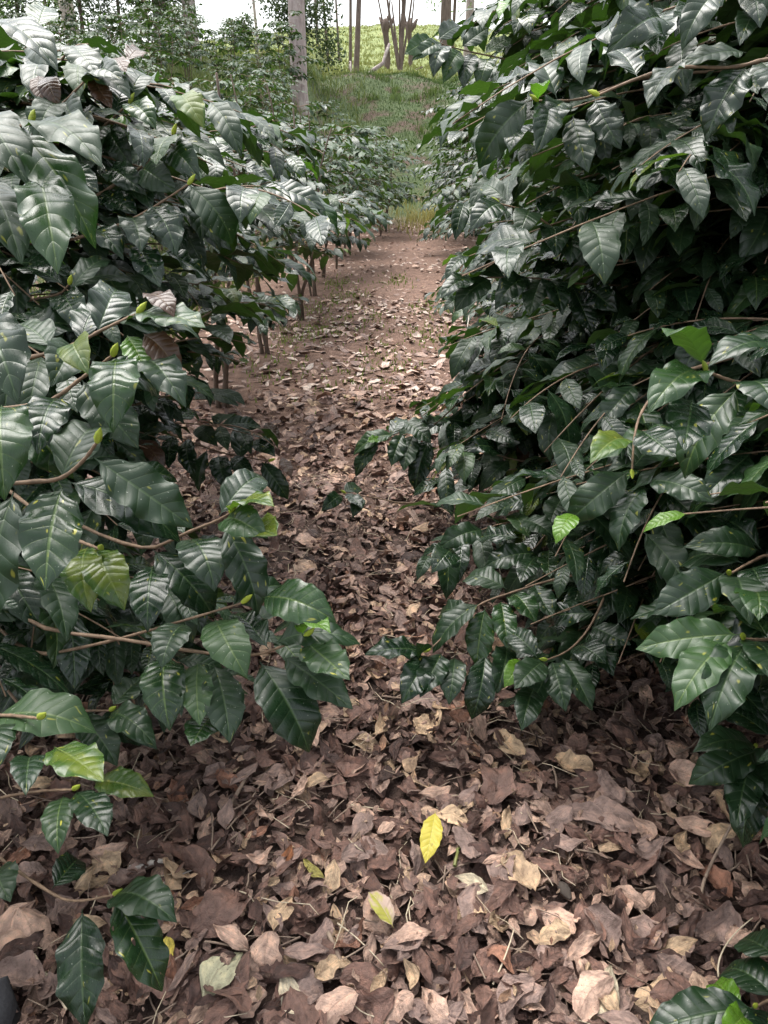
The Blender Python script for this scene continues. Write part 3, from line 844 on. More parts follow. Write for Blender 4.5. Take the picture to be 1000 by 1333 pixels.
for key, d, Lf, stem, leaves in HERO:
    sh = near[key]
    r = np.random.default_rng(int(d * 1000) + len(stem))
    n = len(stem)
    # the branch runs from the shrub's stem towards its tip
    pts = [at(px, py, d + 0.10 - 0.10 * k / max(1, n - 1)) for k, (px, py) in enumerate(stem)]
    hz = pts[0][2] - 0.06
    trunk = sh.base + np.array([0, 0, max(0.12, hz - sh.base[2])])
    midp = (trunk + pts[0]) / 2 + np.array([0, 0, 0.05])
    pts = np.array([trunk, midp] + pts)
    for _ in range(3):                           # round the corners
        c = np.empty((2 * len(pts), 3)); c[0] = pts[0]; c[-1] = pts[-1]
        c[1:-1:2] = pts[:-1] * .75 + pts[1:] * .25; c[2:-1:2] = pts[:-1] * .25 + pts[1:] * .75
        pts = c
    bi = len(sh.branches)
    sh.branches.append((pts, 0.0046, 0.0018))
    sh.buds.append((bi, pts[-1], pts[-1] - pts[-2]))
    sp_px = project(pts[8:])
    for (bx, by, tx, ty, fl) in leaves:
        kind = fl.replace('f', '')
        dd = sp_px[np.argmin(np.hypot(sp_px[:, 0] - bx, sp_px[:, 1] - by)), 2]
        P = at(bx, by, dd)
        ray = at(tx, ty, 1.0) - CAM
        L = Lf * r.uniform(0.94, 1.08) * (0.62 if kind in ('b', 'y') else 1)
        # depth of the tip so that the leaf has its true length
        A = ray @ ray; B = -2 * ray @ (P - CAM); C = (P - CAM) @ (P - CAM) - L * L
        disc = B * B - 4 * A * C
        if disc <= 0: t = -B / (2 * A)
        else: t = (-B + math.sqrt(disc) * (1 if 'f' in fl else -1)) / (2 * A)
        tmin, tmax = dd - 0.09, dd + 0.10
        t = min(max(t, tmin), tmax)
        T = CAM + ray * t
        gz = float(terrain(T[0], T[1])) + 0.02
        if T[2] < gz: T[2] = gz
        y = T - P
        tocam = CAM - P; tocam /= np.linalg.norm(tocam)
        nr = UP * 0.75 + tocam * 0.75 + r.normal(0, 0.22, 3)
        M = frame(y, nr, np.linalg.norm(y), P, r.uniform(0.92, 1.05) if d < 0.88 else r.uniform(1.08, 1.34))
        # keep the blade's width real when the chord is short
        f = min(1.0 if d < 0.95 else 1.35, max(1.0, L / np.linalg.norm(y) * 0.95)); M[:3, 0] *= f
        sh.leaves.append((bi, M, int(r.integers(12)), kind, True))
        qm = quad_mask(project(outline(M)))
        if qm:
            sl, mk = qm
            sub = hero_depth[sl]; sub[mk] = np.minimum(sub[mk], dd)

for key, y, H, rad, seed, low, stems, dens, lab, side in defs:
    grow(near[key], H, rad, seed, low=low, density=dens, stems=stems, sub=0.6 if side == 0 else 1.1, arch=0.5 if side == 0 else 0.75)

FILL = [
    # share of the picture that is leafy, depth range, shrubs, number of extra branches
    ([(640, 560), (1000, 470), (1000, 940), (900, 900), (820, 800), (700, 730), (600, 690), (560, 620)], (1.25, 2.7), ('R0', 'R1', 'R2'), 95),
    ([(480, 555), (600, 510), (720, 520), (720, 690), (640, 640), (540, 625), (470, 600)], (2.2, 2.8), ('R2',), 26),
    ([(500, 800), (670, 760), (800, 760), (790, 890), (690, 930), (560, 910)], (1.7, 2.0), ('R1',), 16),
    ([(0, 380), (250, 380), (325, 480), (335, 620), (260, 700), (325, 780), (290, 880), (150, 950), (0, 950)], (1.25, 2.4), ('L0', 'L1', 'L2'), 38),
    ([(0, 110), (250, 135), (390, 165), (430, 260), (370, 420), (0, 420)], (1.5, 3.2), ('L1', 'L2', 'L3'), 34),
    ([(600, 0), (1000, 0), (1000, 480), (570, 470), (560, 300), (585, 160)], (1.4, 2.9), ('R1', 'R2', 'R3'), 95),
]
for poly, (d0, d1), keys, num in FILL:
    r = np.random.default_rng(num)
    poly = np.array(poly, float); lo, hi = poly.min(0), poly.max(0); k = 0
    while k < num:
        p = r.uniform(lo, hi)
        if not in_poly(p[None], poly)[0]: continue
        k += 1
        T = at(p[0], p[1], r.uniform(d0, d1))
        if T[2] < float(terrain(T[0], T[1])) + 0.08: continue
        ds = [np.hypot(*(near[q].base[:2] - T[:2])) * r.uniform(.8, 1.2) for q in keys]
        branch_to(near[keys[int(np.argmin(ds))]], r, T, 0.155)

# drop grown leaves that would lie in front of a drawn one
for sh in near.values():
    keep = []
    if sh.leaves:
        Ms = np.array([x[1] for x in sh.leaves])
        pts = np.stack([Ms[:, :3, 3] + Ms[:, :3, 1] * t for t in (0.1, 0.35, 0.65, 1.0)], 1)
        q = project(pts)
        ix = np.clip((q[..., 0] / 2).astype(int), 0, HW - 1); iy = np.clip((q[..., 1] / 2).astype(int), 0, HH - 1)
        hit = (hero_depth[iy, ix] + 0.06 > q[..., 2]) & (hero_depth[iy, ix] < 1e8)
        hit &= (q[..., 0] > 0) & (q[..., 0] < 1000) & (q[..., 1] > 0) & (q[..., 1] < 1333)
        hit = hit.any(1)
        sh.leaves = [x for x, h in zip(sh.leaves, hit) if x[4] or not h]

# ------------------------------------------------------------------ dry leaf templates
def dry_template(seed, nu, nv, flat=False, broad=None):
    r = np.random.default_rng(seed)
    u = np.linspace(0, 1, nu + 1); v = np.linspace(-1, 1, nv + 1)
    U, Vv = np.meshgrid(u, v, indexing='ij')
    typ = r.integers(4)
    width = r.uniform(0.17, 0.25) if typ < 3 else r.uniform(0.26, 0.36)
    if broad: width = broad
    w = np.interp(U, [0, .06, .2, .4, .6, .8, .93, 1], [.03, .25, .75, 1, .95, .6, .2, .02]) * width
    if typ == 3: w = np.interp(U, [0, .08, .3, .55, .75, .9, 1], [.3, .6, .95, 1, .85, .75, .45]) * width
    ph = r.uniform(0, 6.28, 6)
    side = np.sign(Vv)
    w = w * (1 + np.abs(Vv) * (0.10 * np.sin(9 * U + ph[0] + side * 2) + 0.08 * np.sin(17 * U + ph[1] - side)))
    k1 = 0.35 if flat else 0.8
    th = k1 * (r.uniform(-1.6, 1.6) * (U - .5) + r.uniform(-0.9, 0.9) * np.sin(2 * math.pi * U + ph[2]))
    ds = 1.0 / nu
    yy = np.vstack([np.zeros((1, nv + 1)), np.cumsum(np.cos(th), 0)[:-1] * ds]); zz = np.vstack([np.zeros((1, nv + 1)), np.cumsum(np.sin(th), 0)[:-1] * ds])
    k = k1 * r.uniform(-2.6, 2.6) / max(width, .2) * 0.55 + 1e-3
    fold = k1 * r.uniform(-0.5, 0.7)
    s = Vv * w
    x = np.sin(np.clip(k * s, -2.6, 2.6)) / k
    off = (1 - np.cos(np.clip(k * s, -2.6, 2.6))) / k + fold * np.abs(s)
    off = off + k1 * 0.03 * (np.sin(13 * U + 5 * Vv + ph[3]) + np.sin(8 * U - 7 * Vv + ph[4])) + 0.006 * r.normal(size=U.shape) * (nu > 4)
    tw = k1 * r.uniform(-1.0, 1.0) * (U - .5)
    X = x * np.cos(tw) - off * np.sin(tw); O = x * np.sin(tw) + off * np.cos(tw)
    P = np.stack([X + r.uniform(-.12, .12) * (U - .5) ** 2 * 4, yy - O * np.sin(th), zz + O * np.cos(th)], -1).reshape(-1, 3)
    P -= (P.max(0) + P.min(0)) / 2
    P[:, 2] -= P[:, 2].min() * 0.6
    idx = np.arange(nu)[:, None] * (nv + 1) + np.arange(nv)[None]
    Qd = np.stack([idx, idx + 1, idx + nv + 2, idx + nv + 1], -1).reshape(-1, 4)
    return P, Qd, np.stack([(Vv + 1) / 2, U], -1).reshape(-1, 2)


ND = 24
D_LOW = [dry_template(500 + k, 6, 3, flat=(k % 4 == 0)) for k in range(ND)]
D_FAR = [dry_template(500 + k, 3, 2, flat=(k % 2 == 0)) for k in range(ND)]
D_HI = [dry_template(500 + k, 12, 6, flat=(k % 4 == 0)) for k in range(ND)]
ME_DRY = [mesh_np('dry_leaf', *t, mat=M_DRY['purplish brown']) for t in D_HI]
D_FLAT = [k for k in range(ND) if k % 4 == 0]


def scatter(n, x0, x1, y0, y1, smin, smax, tmpl_n, zr, seed, keep=None, tilt=0.35):
    r = np.random.default_rng(seed)
    x = r.uniform(x0, x1, n); y = r.uniform(y0, y1, n)
    if keep is not None:
        k = keep(x, y, r); x, y = x[k], y[k]; n = len(x)
    z = terrain(x, y) + r.uniform(0, zr, n) ** 1.0
    s = r.uniform(smin, smax, n) * np.where(r.random(n) < 0.3, 0.6, 1.0)
    yaw = r.uniform(0, 2 * math.pi, n); ta = r.normal(0, tilt, n); tb = r.normal(0, tilt, n)
    cy, sy, ca, sa, cb, sb = np.cos(yaw), np.sin(yaw), np.cos(ta), np.sin(ta), np.cos(tb), np.sin(tb)
    Rz = np.zeros((n, 3, 3)); Rz[:, 0, 0] = cy; Rz[:, 0, 1] = -sy; Rz[:, 1, 0] = sy; Rz[:, 1, 1] = cy; Rz[:, 2, 2] = 1
    Rx = np.zeros((n, 3, 3)); Rx[:, 0, 0] = 1; Rx[:, 1, 1] = ca; Rx[:, 1, 2] = -sa; Rx[:, 2, 1] = sa; Rx[:, 2, 2] = ca
    Ry = np.zeros((n, 3, 3)); Ry[:, 1, 1] = 1; Ry[:, 0, 0] = cb; Ry[:, 0, 2] = sb; Ry[:, 2, 0] = -sb; Ry[:, 2, 2] = cb
    flip = np.where(r.random(n) < 0.45, -1.0, 1.0)
    M = np.tile(np.eye(4), (n, 1, 1))
    M[:, :3, :3] = (Rz @ Rx @ Ry) * s[:, None, None]
    M[:, :3, 2] *= flip[:, None]; M[:, :3, 0] *= flip[:, None]
    M[:, 0, 3] = x; M[:, 1, 3] = y; M[:, 2, 3] = z + 0.004
    return M, r.integers(0, tmpl_n, n), s


def patchy(x, y, r):
    f = np.sin(1.9 * x + 1.3 * np.sin(0.9 * y)) * np.sin(1.1 * y + 1.7 * np.sin(1.3 * x)) * 0.5 + 0.5
    return r.random(len(x)) < 0.25 + 0.75 * f


lit1, lv1, ls1 = scatter(14000, -1.7, 1.9, 0.25, 2.3, 0.028, 0.100, ND, 0.04, 21, tilt=0.4)
lit2, lv2, ls2 = scatter(8600, -2.1, 2.4, 2.2, 4.6, 0.035, 0.115, ND, 0.03, 22, lambda x, y, r: r.random(len(x)) > 0.6 * np.clip((y - 3.0) / 1.5, 0, 1), tilt=0.3)
lit3, lv3, ls3 = scatter(4300, -2.2, 2.6, 4.5, 8.0, 0.05, 0.115, ND, 0.015, 23, patchy, 0.22)
lit4, lv4, ls4 = scatter(3800, -2.2, 3.0, 7.9, 18.5, 0.05, 0.11, ND, 0.012, 24, patchy, 0.2)
bits, bv, bs = scatter(16000, -1.6, 1.8, 0.3, 3.6, 0.01, 0.035, ND, 0.055, 25, None, 0.6)

# ------------------------------------------------------------------ what is in view: nearest leaf at each pixel of a half size picture
recs = []                                       # (depth, id, outline)
all_green = [(sh, j) for sh in near.values() for j in range(len(sh.leaves))]
OUTD = np.array([(-.24, 0, 0), (0, -.5, 0), (.24, 0, 0), (0, .5, 0)]) * 0.95
near_lit = np.concatenate([lit1, lit2]); near_lv = np.concatenate([lv1, lv2]); near_ls = np.concatenate([ls1, ls2])
zid = np.full((HH, HW), -1, np.int32)
order = []
for g, (sh, j) in enumerate(all_green):
    M = sh.leaves[j][1]; order.append((project(M[:3, 3] + M[:3, 1] * .5)[2], g, M, True))
G0 = len(all_green)
pl = project(near_lit[:, :3, 3])
for k in range(len(near_lit)):
    if 0 < pl[k, 0] < 1000 and 0 < pl[k, 1] < 1360:
        order.append((pl[k, 2] - near_lit[k, 2, 3] * 2, G0 + k, near_lit[k], False))
order.sort(key=lambda t: -t[0])
for dpt, g, M, green in order:
    if dpt < 0.3: continue
    qm = quad_mask(project(outline(M, OUT8 if green else OUTD)))
    if qm: zid[qm[0]][qm[1]] = g
cnt = np.bincount(zid[zid >= 0], minlength=G0 + len(near_lit))

# ------------------------------------------------------------------ build the near shrubs
gi = 0


def to_mat(M):
    return Matrix([[float(c) for c in row] for row in M])


def bud_mesh():
    P = []; n = 6
    for t, w in ((0, .12), (.25, .2), (.6, .17), (.85, .08), (1, .01)):
        for k in range(n):
            a = k * 2 * math.pi / n
            P.append((math.cos(a) * w, t, math.sin(a) * w * .6))
    q = [[i * n + k, i * n + (k + 1) % n, (i + 1) * n + (k + 1) % n, (i + 1) * n + k] for i in range(4) for k in range(n)]
    return mesh_np('bud', np.array(P), np.array(q), mat=M_BUD)


ME_BUD = bud_mesh()
for key, sh in near.items():
    root = thing('coffee_shrub', sh.label, 'shrub', sh.base, sh.group)
    for pts, rad in sh.stems:
        tb = Tubes(); tb.add(pts - sh.base, rad, 7, 0.12)
        link('stem', tb.mesh('stem', M_STEM), root)
    bobj = []
    for pts, r0, r1 in sh.branches:
        tb = Tubes(); o0 = pts[0]
        if len(pts) > 7 or r0 > 0.0045:
            tt = np.linspace(0, 1, 15 if r0 < .0045 else 30); ts = np.linspace(0, 1, len(pts))
            P = np.stack([np.interp(tt, ts, pts[:, k]) for k in range(3)], 1)
        else:
            P = pts
        rad = np.linspace(r0, r1, len(P)) * (1 + 0.12 * np.cos(np.arange(len(P)) * math.pi))
        tb.add(P - o0, rad, 5, 0.08)
        b = link('branch', tb.mesh('branch', M_TWIG), root)
        b.location = [float(c) for c in (o0 - sh.base)]
        bobj.append((b, o0))
    for bi, tip, d in sh.buds:
        o = link('leaf_bud', ME_BUD, bobj[bi][0])
        M = frame(d / np.linalg.norm(d) + UP * 0.5, np.array([0.3, -1, 0.4]), 0.026, tip - bobj[bi][1] - d * 0.02)
        o.matrix_local = to_mat(M)
    ids = range(gi, gi + len(sh.leaves)); gi += len(sh.leaves)
    vis = [(cnt[g], j) for j, g in enumerate(ids)]
    vis.sort(reverse=True)
    single = {j for c, j in vis[:300] if c >= 22}
    # keep the drawn ones single first
    rest = []
    for j, (bi, M, var, kind, hero) in enumerate(sh.leaves):
        if j in single:
            q = project(np.stack([M[:3, 3], M[:3, 3] + M[:3, 1]]))
            big = (hero and np.hypot(*(q[1, :2] - q[0, :2])) > 45) or np.hypot(*(q[1, :2] - q[0, :2])) > 75
            b, o0 = bobj[bi]
            lo = link('leaf', (ME_HI if big else ME_MID)[var], b)
            Ml = M.copy(); Ml[:3, 3] -= o0
            lo.matrix_local = to_mat(Ml)
            if kind:
                lo.material_slots[0].link = 'OBJECT'; lo.material_slots[0].material = KIND[kind]
                lo['label'] = KIND_LABEL[kind]
        else:
            rest.append(j)
    if rest:
        # the many leaves behind and inside, one mesh per look
        for kk in ('', 'l', 'g'):
            sel = [j for j in rest if (sh.leaves[j][3] if sh.leaves[j][3] in 'lg' else '') == kk]
            if not sel: continue
            Ms = np.array([sh.leaves[j][1] for j in sel]); Ms[:, :3, 3] -= sh.base
            var = np.array([sh.leaves[j][2] for j in sel])
            f = link('foliage', join_leaves('foliage', T_LOW, Ms, var, KIND[kk]), root)
            f['kind'] = 'stuff'

# ------------------------------------------------------------------ far shrubs: a few built, the rest copies
def copy_tree(o, parent=None):
    c = o.copy(); COL.objects.link(c); c.parent = parent
    for ch in o.children: copy_tree(ch, c)
    return c


def far_shrub(H, rad, seed, low, stems, leaf, dens, mat):
    sh = Shrub((0, 0, 0), '', '')
    sv = globals()['terrain']
    globals()['terrain'] = lambda x, y: np.zeros_like(np.asarray(x, float)) - 0.2
    grow(sh, H, rad, seed, low=low, stems=stems, leaf=leaf, prune=False, sub=0.5, density=min(1, dens * 1.3), arch=0.5)
    globals()['terrain'] = sv
    root = thing('coffee_shrub', '', 'shrub', (0, 0, 0))
    for pts, rr in sh.stems:
        tb = Tubes(); tb.add(pts[::2], rr[::2] * 0.75, 5, 0.1); link('stem', tb.mesh('stem', M_STEM), root)
    tb = Tubes()
    for pts, r0, r1 in sh.branches: tb.add(pts[::3], np.linspace(r0, r1, len(pts[::3])) * 1.2, 3)
    link('branches', tb.mesh('branches', M_TWIG), root)['kind'] = 'stuff'
    Ms = np.array([x[1] for x in sh.leaves]); var = np.array([x[2] for x in sh.leaves])
    kinds = np.array([x[3] for x in sh.leaves])
    for kk in ('', 'g'):
        s = (kinds == 'g') if kk else (kinds != 'g')
        if s.sum() == 0: continue
        f = link('foliage', join_leaves('foliage', T_FAR, Ms[s], var[s], mat if not kk else M_YGREEN), root); f['kind'] = 'stuff'
    return root


protos = [far_shrub(1.8, 0.85, 31, 0.5, 3, 0.15, 0.62, M_FAR), far_shrub(1.7, 0.9, 32, 0.48, 2, 0.15, 0.66, M_FAR), far_shrub(1.9, 0.8, 33, 0.5, 3, 0.145, 0.62, M_FAR),
          far_shrub(2.6, 1.4, 34, 0.3, 2, 0.15, 0.9, M_LEAF), far_shrub(2.55, 1.45, 35, 0.3, 2, 0.15, 0.9, M_LEAF)]
used = set()


def put_far(k, x, y, label, group, s=1.0, rz=None):
    if k in used: o = copy_tree(protos[k])
    else: o = protos[k]; used.add(k)
    o.location = (float(x), float(y), float(terrain(x, y)) - 0.02)
    o.rotation_euler.z = random.uniform(0, 6.28) if rz is None else rz
    o.scale = (s, s, s)
    o['label'] = label; o['group'] = group
    return o


ordn = ['first', 'second', 'third', 'fourth', 'fifth', 'sixth', 'seventh', 'eighth', 'ninth', 'tenth', 'eleventh', 'twelfth']
y = 9.6; i = 0
while y < 18.6:
    put_far(i % 3, row_left(y) + random.uniform(-0.22, 0.16), y + random.uniform(-.3, .3), f'small leaved coffee shrub on thin stems, {ordn[i]} of the far left row along the path', 'coffee shrubs of the far left row', random.uniform(0.92, 1.08))
    y += 1.1; i += 1
y = 8.8; i = 0
while y < 18.5:
    put_far(3 + i % 2, row_right(y) - 0.62 * S((y - 8.5) / 3), y, f'dark tall coffee shrub, {ordn[i]} beyond the near shrubs of the right row', 'coffee shrubs of the far right row', random.uniform(0.92, 1.05))
    y += 1.5; i += 1
y = 2.4; i = 0
while y < 18:
    put_far(i % 3, row_left(y) - 2.0 + random.uniform(-0.15, 0.15), y, f'coffee shrub behind the left row, {ordn[i]} away from the camera', 'coffee shrubs of the second left row', random.uniform(0.95, 1.12))
    y += 1.45; i += 1
y = 2.0; i = 0
while y < 11:
    put_far(3 + i % 2, row_right(y) + 2.5, y, f'dark coffee shrub behind the right row, {ordn[i]} away from the camera', 'coffee shrubs of the second right row', random.uniform(0.95, 1.05))
    y += 1.7; i += 1
# the hillside
spots = []
for y in np.arange(8.5, 31, 1.9):
    for x in np.arange(row_left(min(y, 20)) - 4.0, -17, -1.75):
        xx = x + random.uniform(-0.35, 0.35); yy = y + random.uniform(-0.4, 0.4)
        q = project(np.array([xx, yy, float(terrain(xx, yy)) + 1.2]))
        if -60 < q[0] < 440 and q[1] > (88 if 255 < q[0] < 375 else 12): spots.append((xx, yy, q))
for yy, xx in ((19.5, -1.3), (20.8, -2.4), (22.2, -3.3), (20.2, -3.6), (23.5, -4.6), (21.6, -4.9), (18.8, -2.6)):
    spots.append((xx, yy, project(np.array([xx, yy, float(terrain(xx, yy)) + 1.2]))))
for xx, yy, q in spots:
    where = 'left of the pinkish upright trunk' if q[0] < 235 else 'between the two pinkish trunks' if q[0] < 375 else 'right of the tall pale trunk'
    ht = 'high up' if q[1] < 90 else 'halfway up' if q[1] < 150 else 'at the foot of'
    put_far(random.randrange(3), xx, yy, f'coffee bush {ht} the left hillside, {where}', f'coffee bushes {ht} the hillside {where}', random.uniform(0.85, 1.2))
for k in range(5):
    if k not in used: raise RuntimeError('unused proto')

# ------------------------------------------------------------------ leaf litter
LAND = []                                       # landmarks for the labels: (words, place)


def lay(px, py, L, ang, cls, flat=True, z=0.03, tilt=(0, 0), name='dry_leaf', label='', var=None, cat='leaf', group='distinct fallen leaves on the litter', landmark=None, wid=1.0):
    """one fallen leaf: centre pixel, true length, heading seen in the picture (degrees, 0 = right, 90 = away)"""
    p = ground_hit(px, py)
    a = R(ang)
    yv = np.array([math.cos(a), math.sin(a), math.sin(R(tilt[0]))])
    nr = np.array([math.sin(R(tilt[1])), -0.12, 1.0])
    M = frame(yv, nr, L, np.array([p[0], p[1], float(terrain(p[0], p[1])) + z]), wid)
    v = (D_FLAT[random.randrange(len(D_FLAT))] if flat else random.randrange(ND)) if var is None else var
    o = link(name, ME_DRY[v])
    o.matrix_world = to_mat(M)
    o.material_slots[0].link = 'OBJECT'; o.material_slots[0].material = M_DRY[cls]
    tag(o, label, cat, group)
    if landmark: LAND.append((landmark, p))
    return o


HEROLIT = [
    (566, 1052, .085, 200, 'pinkish tan', True, 'pinkish tan flat fallen leaf just above the yellow leaf', None),
    (590, 1084, .085, -25, 'tan', True, 'tan fallen leaf propping up the yellow leaf', None),
    (604, 1070, .07, 40, 'tan', False, 'crumpled straw coloured dry leaf right of the yellow leaf', None),
    (288, 1288, .105, 60, 'pale green cream', True, 'large pale greenish cream fallen leaf near the bottom edge', 'pale greenish cream leaf'),
    (366, 1212, .082, 250, 'tan', True, 'light tan dry leaf with small holes above the pale greenish cream leaf', 'light tan holed leaf'),
    (288, 1212, .12, 50, 'purplish brown', False, 'large dull purplish brown leaf left of the light tan holed leaf', None),
    (678, 1160, .105, 110, 'tan', False, 'long curled tan leaf with dark holes, edge on, right of the yellow leaf', 'curled tan leaf'),
    (784, 1318, .10, 70, 'cream', True, 'pale rounded cream leaf cut by the bottom edge', 'pale rounded cream leaf'),
    (380, 1318, .085, 120, 'cream', True, 'pale straw leaf with dark dots at the bottom edge', None),
    (146, 1131, .085, 20, 'pinkish tan', True, 'pale pinkish squarish leaf beside the bottom left green branch', 'pale pinkish squarish leaf'),
    (22, 1236, .13, 25, 'pinkish tan', True, 'large pinkish curled leaf at the left edge near the shoe', 'large pinkish leaf at the left edge'),
    (374, 1140, .07, 75, 'rusty brown', False, 'narrow curled rusty orange leaf standing on edge', 'rusty orange curled leaf'),
    (338, 1106, .06, 40, 'reddish brown', False, 'reddish brown curled leaf above the rusty orange one', None),
    (410, 1155, .062, -40, 'olive yellow', False, 'small olive yellow curled leaf right of the rusty orange one', None),
    (221, 1262, .05, 80, 'yellow', False, 'small crumpled yellow leaf right of the big bottom left green leaf', None),
    (614, 1172, .075, 150, 'cream', True, 'angular pale cream leaf below the yellow leaf', 'angular pale cream leaf'),
    (260, 1069, .075, 100, 'greyish brown', True, 'smooth oval mauve brown leaf lying flat left of the path middle', 'smooth oval mauve leaf'),
    (742, 1019, .095, -20, 'tan', False, 'long narrow tan leaf under the low right spray', 'long tan leaf under the right spray'),
    (794, 1086, .15, -8, 'greyish brown', True, 'very long greyish ribbed leaf right of the yellow leaf', 'very long greyish ribbed leaf'),
    (906, 1098, .11, -20, 'pinkish tan', True, 'pinkish torn leaf right of the very long greyish leaf', None),
    (874, 1258, .09, 20, 'tan', True, 'pale tan spotted leaf at the lower right near the green leaves', 'pale tan spotted leaf'),
    (646, 1042, .12, 80, 'purplish brown', False, 'tall purplish brown folded leaf above the yellow leaf to its right', None),
    (458, 940, .085, 70, 'tan', True, 'oval tan leaf below the tip of the left hanging branch', 'oval tan leaf below the left branch'),
    (408, 1040, .09, 10, 'tan', False, 'pale tan curled leaf in the path middle above the dark folded leaf', None),
    (475, 1128, .10, 5, 'greyish brown', False, 'dark grey brown folded leaf left of the yellow leaf', 'dark folded leaf'),
    (120, 1224, .075, 0, 'tan', True, 'small tan leaf with round black holes beside the large pinkish leaf', None),
    (555, 1165, .0, 0, '', True, '', None),
    (930, 1170, .075, 120, 'reddish brown', False, 'reddish brown ribbed leaf near the upright twig on the right', None),
    (880, 1120, .09, 60, 'tan', False, 'tan curled leaf left of the upright twig on the right', None),
    (405, 975, .11, 100, 'pinkish tan', False, 'pale pinkish crumpled leaf just right of the lowest tip of the left branch', None),
    (755, 1255, .085, 30, 'pinkish tan', False, 'pinkish tan leaf above the pale rounded cream leaf', None),
]
for px, py, L, ang, cls, flat, lab, lm in HEROLIT:
    if L > 0: lay(px, py, L, ang, cls, flat, 0.045, (random.uniform(-8, 8), random.uniform(-12, 12)), 'fallen_leaf', lab, landmark=lm, wid=1.15 if flat else 1.0)

# the yellow coffee leaf: fresh, ribbed, leaning on the tan leaf under it
pa, pb = at(568, 1078, 1), at(551, 1158, 1)
p = ground_hit(560, 1118)
M = frame(np.array([-0.22, -0.95, -0.25]), np.array([0.1, -0.35, 1.0]), 0.115, np.array([p[0] + 0.012, p[1] + 0.05, float(terrain(p[0], p[1])) + 0.085]))
M_YLEAF = leaf_material('yellow_leaf', (0.40, 0.33, 0.035), (0.50, 0.42, 0.06), (0.5, 0.45, 0.12), (0.42, 0.37, 0.08), spots=0.5, spot_col=(0.2, 0.12, 0.04), rough=(0.4, 0.55))
o = link('yellow_leaf', ME_HI[3]); o.matrix_world = to_mat(M)
o.material_slots[0].link = 'OBJECT'; o.material_slots[0].material = M_YLEAF
tag(o, 'bright yellow fallen coffee leaf standing out on the brown litter', 'leaf', 'distinct fallen leaves on the litter'); LAND.append(('yellow leaf', p))
p = ground_hit(512, 1213)
M = frame(np.array([-0.5, 0.8, 0.1]), np.array([0.1, -0.3, 1.0]), 0.085, np.array([p[0], p[1] - 0.03, float(terrain(p[0], p[1])) + 0.05]), 1.25)
M_PINKY = leaf_material('pink_and_yellow_leaf', (0.42, 0.30, 0.25), (0.50, 0.37, 0.30), (0.45, 0.36, 0.25), (0.45, 0.34, 0.27), spots=0, patch=(0.38, 0.36, 0.07), rough=(0.5, 0.6))
o = link('fallen_leaf', ME_HI[5]); o.matrix_world = to_mat(M)
o.material_slots[0].link = 'OBJECT'; o.material_slots[0].material = M_PINKY
tag(o, 'half pink half yellow fallen leaf below and left of the yellow leaf', 'leaf', 'distinct fallen leaves on the litter'); LAND.append(('half pink half yellow leaf', p))

# three hundred of the litter leaves that show largest stand alone
lit_cnt = cnt[G0:]
top = [k for k in np.argsort(-lit_cnt)[:300] if lit_cnt[k] > 0]
classes = ['purplish brown'] * 9 + ['greyish brown'] * 7 + ['dark brown'] * 5 + ['pinkish tan'] * 4 + ['tan'] * 2 + ['reddish brown'] * 2
ALT = {'purplish brown': 'dull purplish brown', 'greyish brown': 'mauve grey brown', 'dark brown': 'dark chocolate brown', 'pinkish tan': 'pale pinkish', 'tan': 'light tan', 'reddish brown': 'reddish brown'}
seen_labels = {}
lm_xy = np.array([pp[:2] for _, pp in LAND])
order_top = sorted(top, key=lambda k: near_lit[k, 1, 3])
for k in order_top:
    M = near_lit[k].copy(); M[2, 3] += 0.012
    v = int(near_lv[k]); cls = random.choice(classes)
    o = link('dry_leaf', ME_DRY[v]); o.matrix_world = to_mat(M)
    o.material_slots[0].link = 'OBJECT'; o.material_slots[0].material = M_DRY[cls]
    sz = 'small' if near_ls[k] < 0.07 else 'large' if near_ls[k] > 0.092 else 'mid sized'
    shp = 'flat' if v % 4 == 0 else 'curled'
    dxy = M[:2, 3] - lm_xy; dist = np.hypot(*dxy.T); oi = np.argsort(dist)
    def rel(j):
        dx, dy = dxy[j]
        far = 'just ' if dist[j] < 0.12 else '' if dist[j] < 0.3 else 'well '
        return far + (('right of' if dx > 0 else 'left of') if abs(dx) > abs(dy) else ('beyond' if dy > 0 else 'in front of')) + ' the ' + LAND[j][0]
    lab = f'{sz} {ALT[cls]} {shp} dry leaf {rel(oi[0])}'
    if lab in seen_labels:
        tilt = 'tilted ' if abs(M[2, 1]) > 0.03 else 'level '
        lab = f'{tilt}{sz} {ALT[cls]} {shp} dry leaf {rel(oi[0])}'
    if lab in seen_labels:
        lab = f'{sz} {ALT[cls]} {shp} leaf {rel(oi[0])}, {rel(oi[1])}'
    seen_labels[lab] = seen_labels.get(lab, 0) + 1
    tag(o, ' '.join(lab.split()[:16]), 'leaf', 'dry leaves ' + rel(oi[0]))

mask = np.ones(len(near_lit), bool); mask[top] = False
mats = np.concatenate([near_lit[mask], lit3]); vars_ = np.concatenate([near_lv[mask], lv3])
f = link('leaf_litter', join_leaves('leaf_litter', D_LOW, near_lit[mask], near_lv[mask], M_LITTER))
tag(f, 'thick layer of purplish brown dry leaves covering the ground near the camera', 'leaf litter', kind='stuff')
f = link('scattered_leaves', join_leaves('scattered_leaves', D_FAR, np.concatenate([lit3, lit4]), np.concatenate([lv3, lv4]), M_LITTER_FAR))
tag(f, 'pale dry leaves scattered thinly over the reddish far path', 'leaf litter', kind='stuff')
f = link('leaf_crumbs', join_leaves('leaf_crumbs', D_FAR, bits, bv, M_LITTER))
tag(f, 'broken leaf crumbs and flakes between the dry leaves', 'leaf litter', kind='stuff')

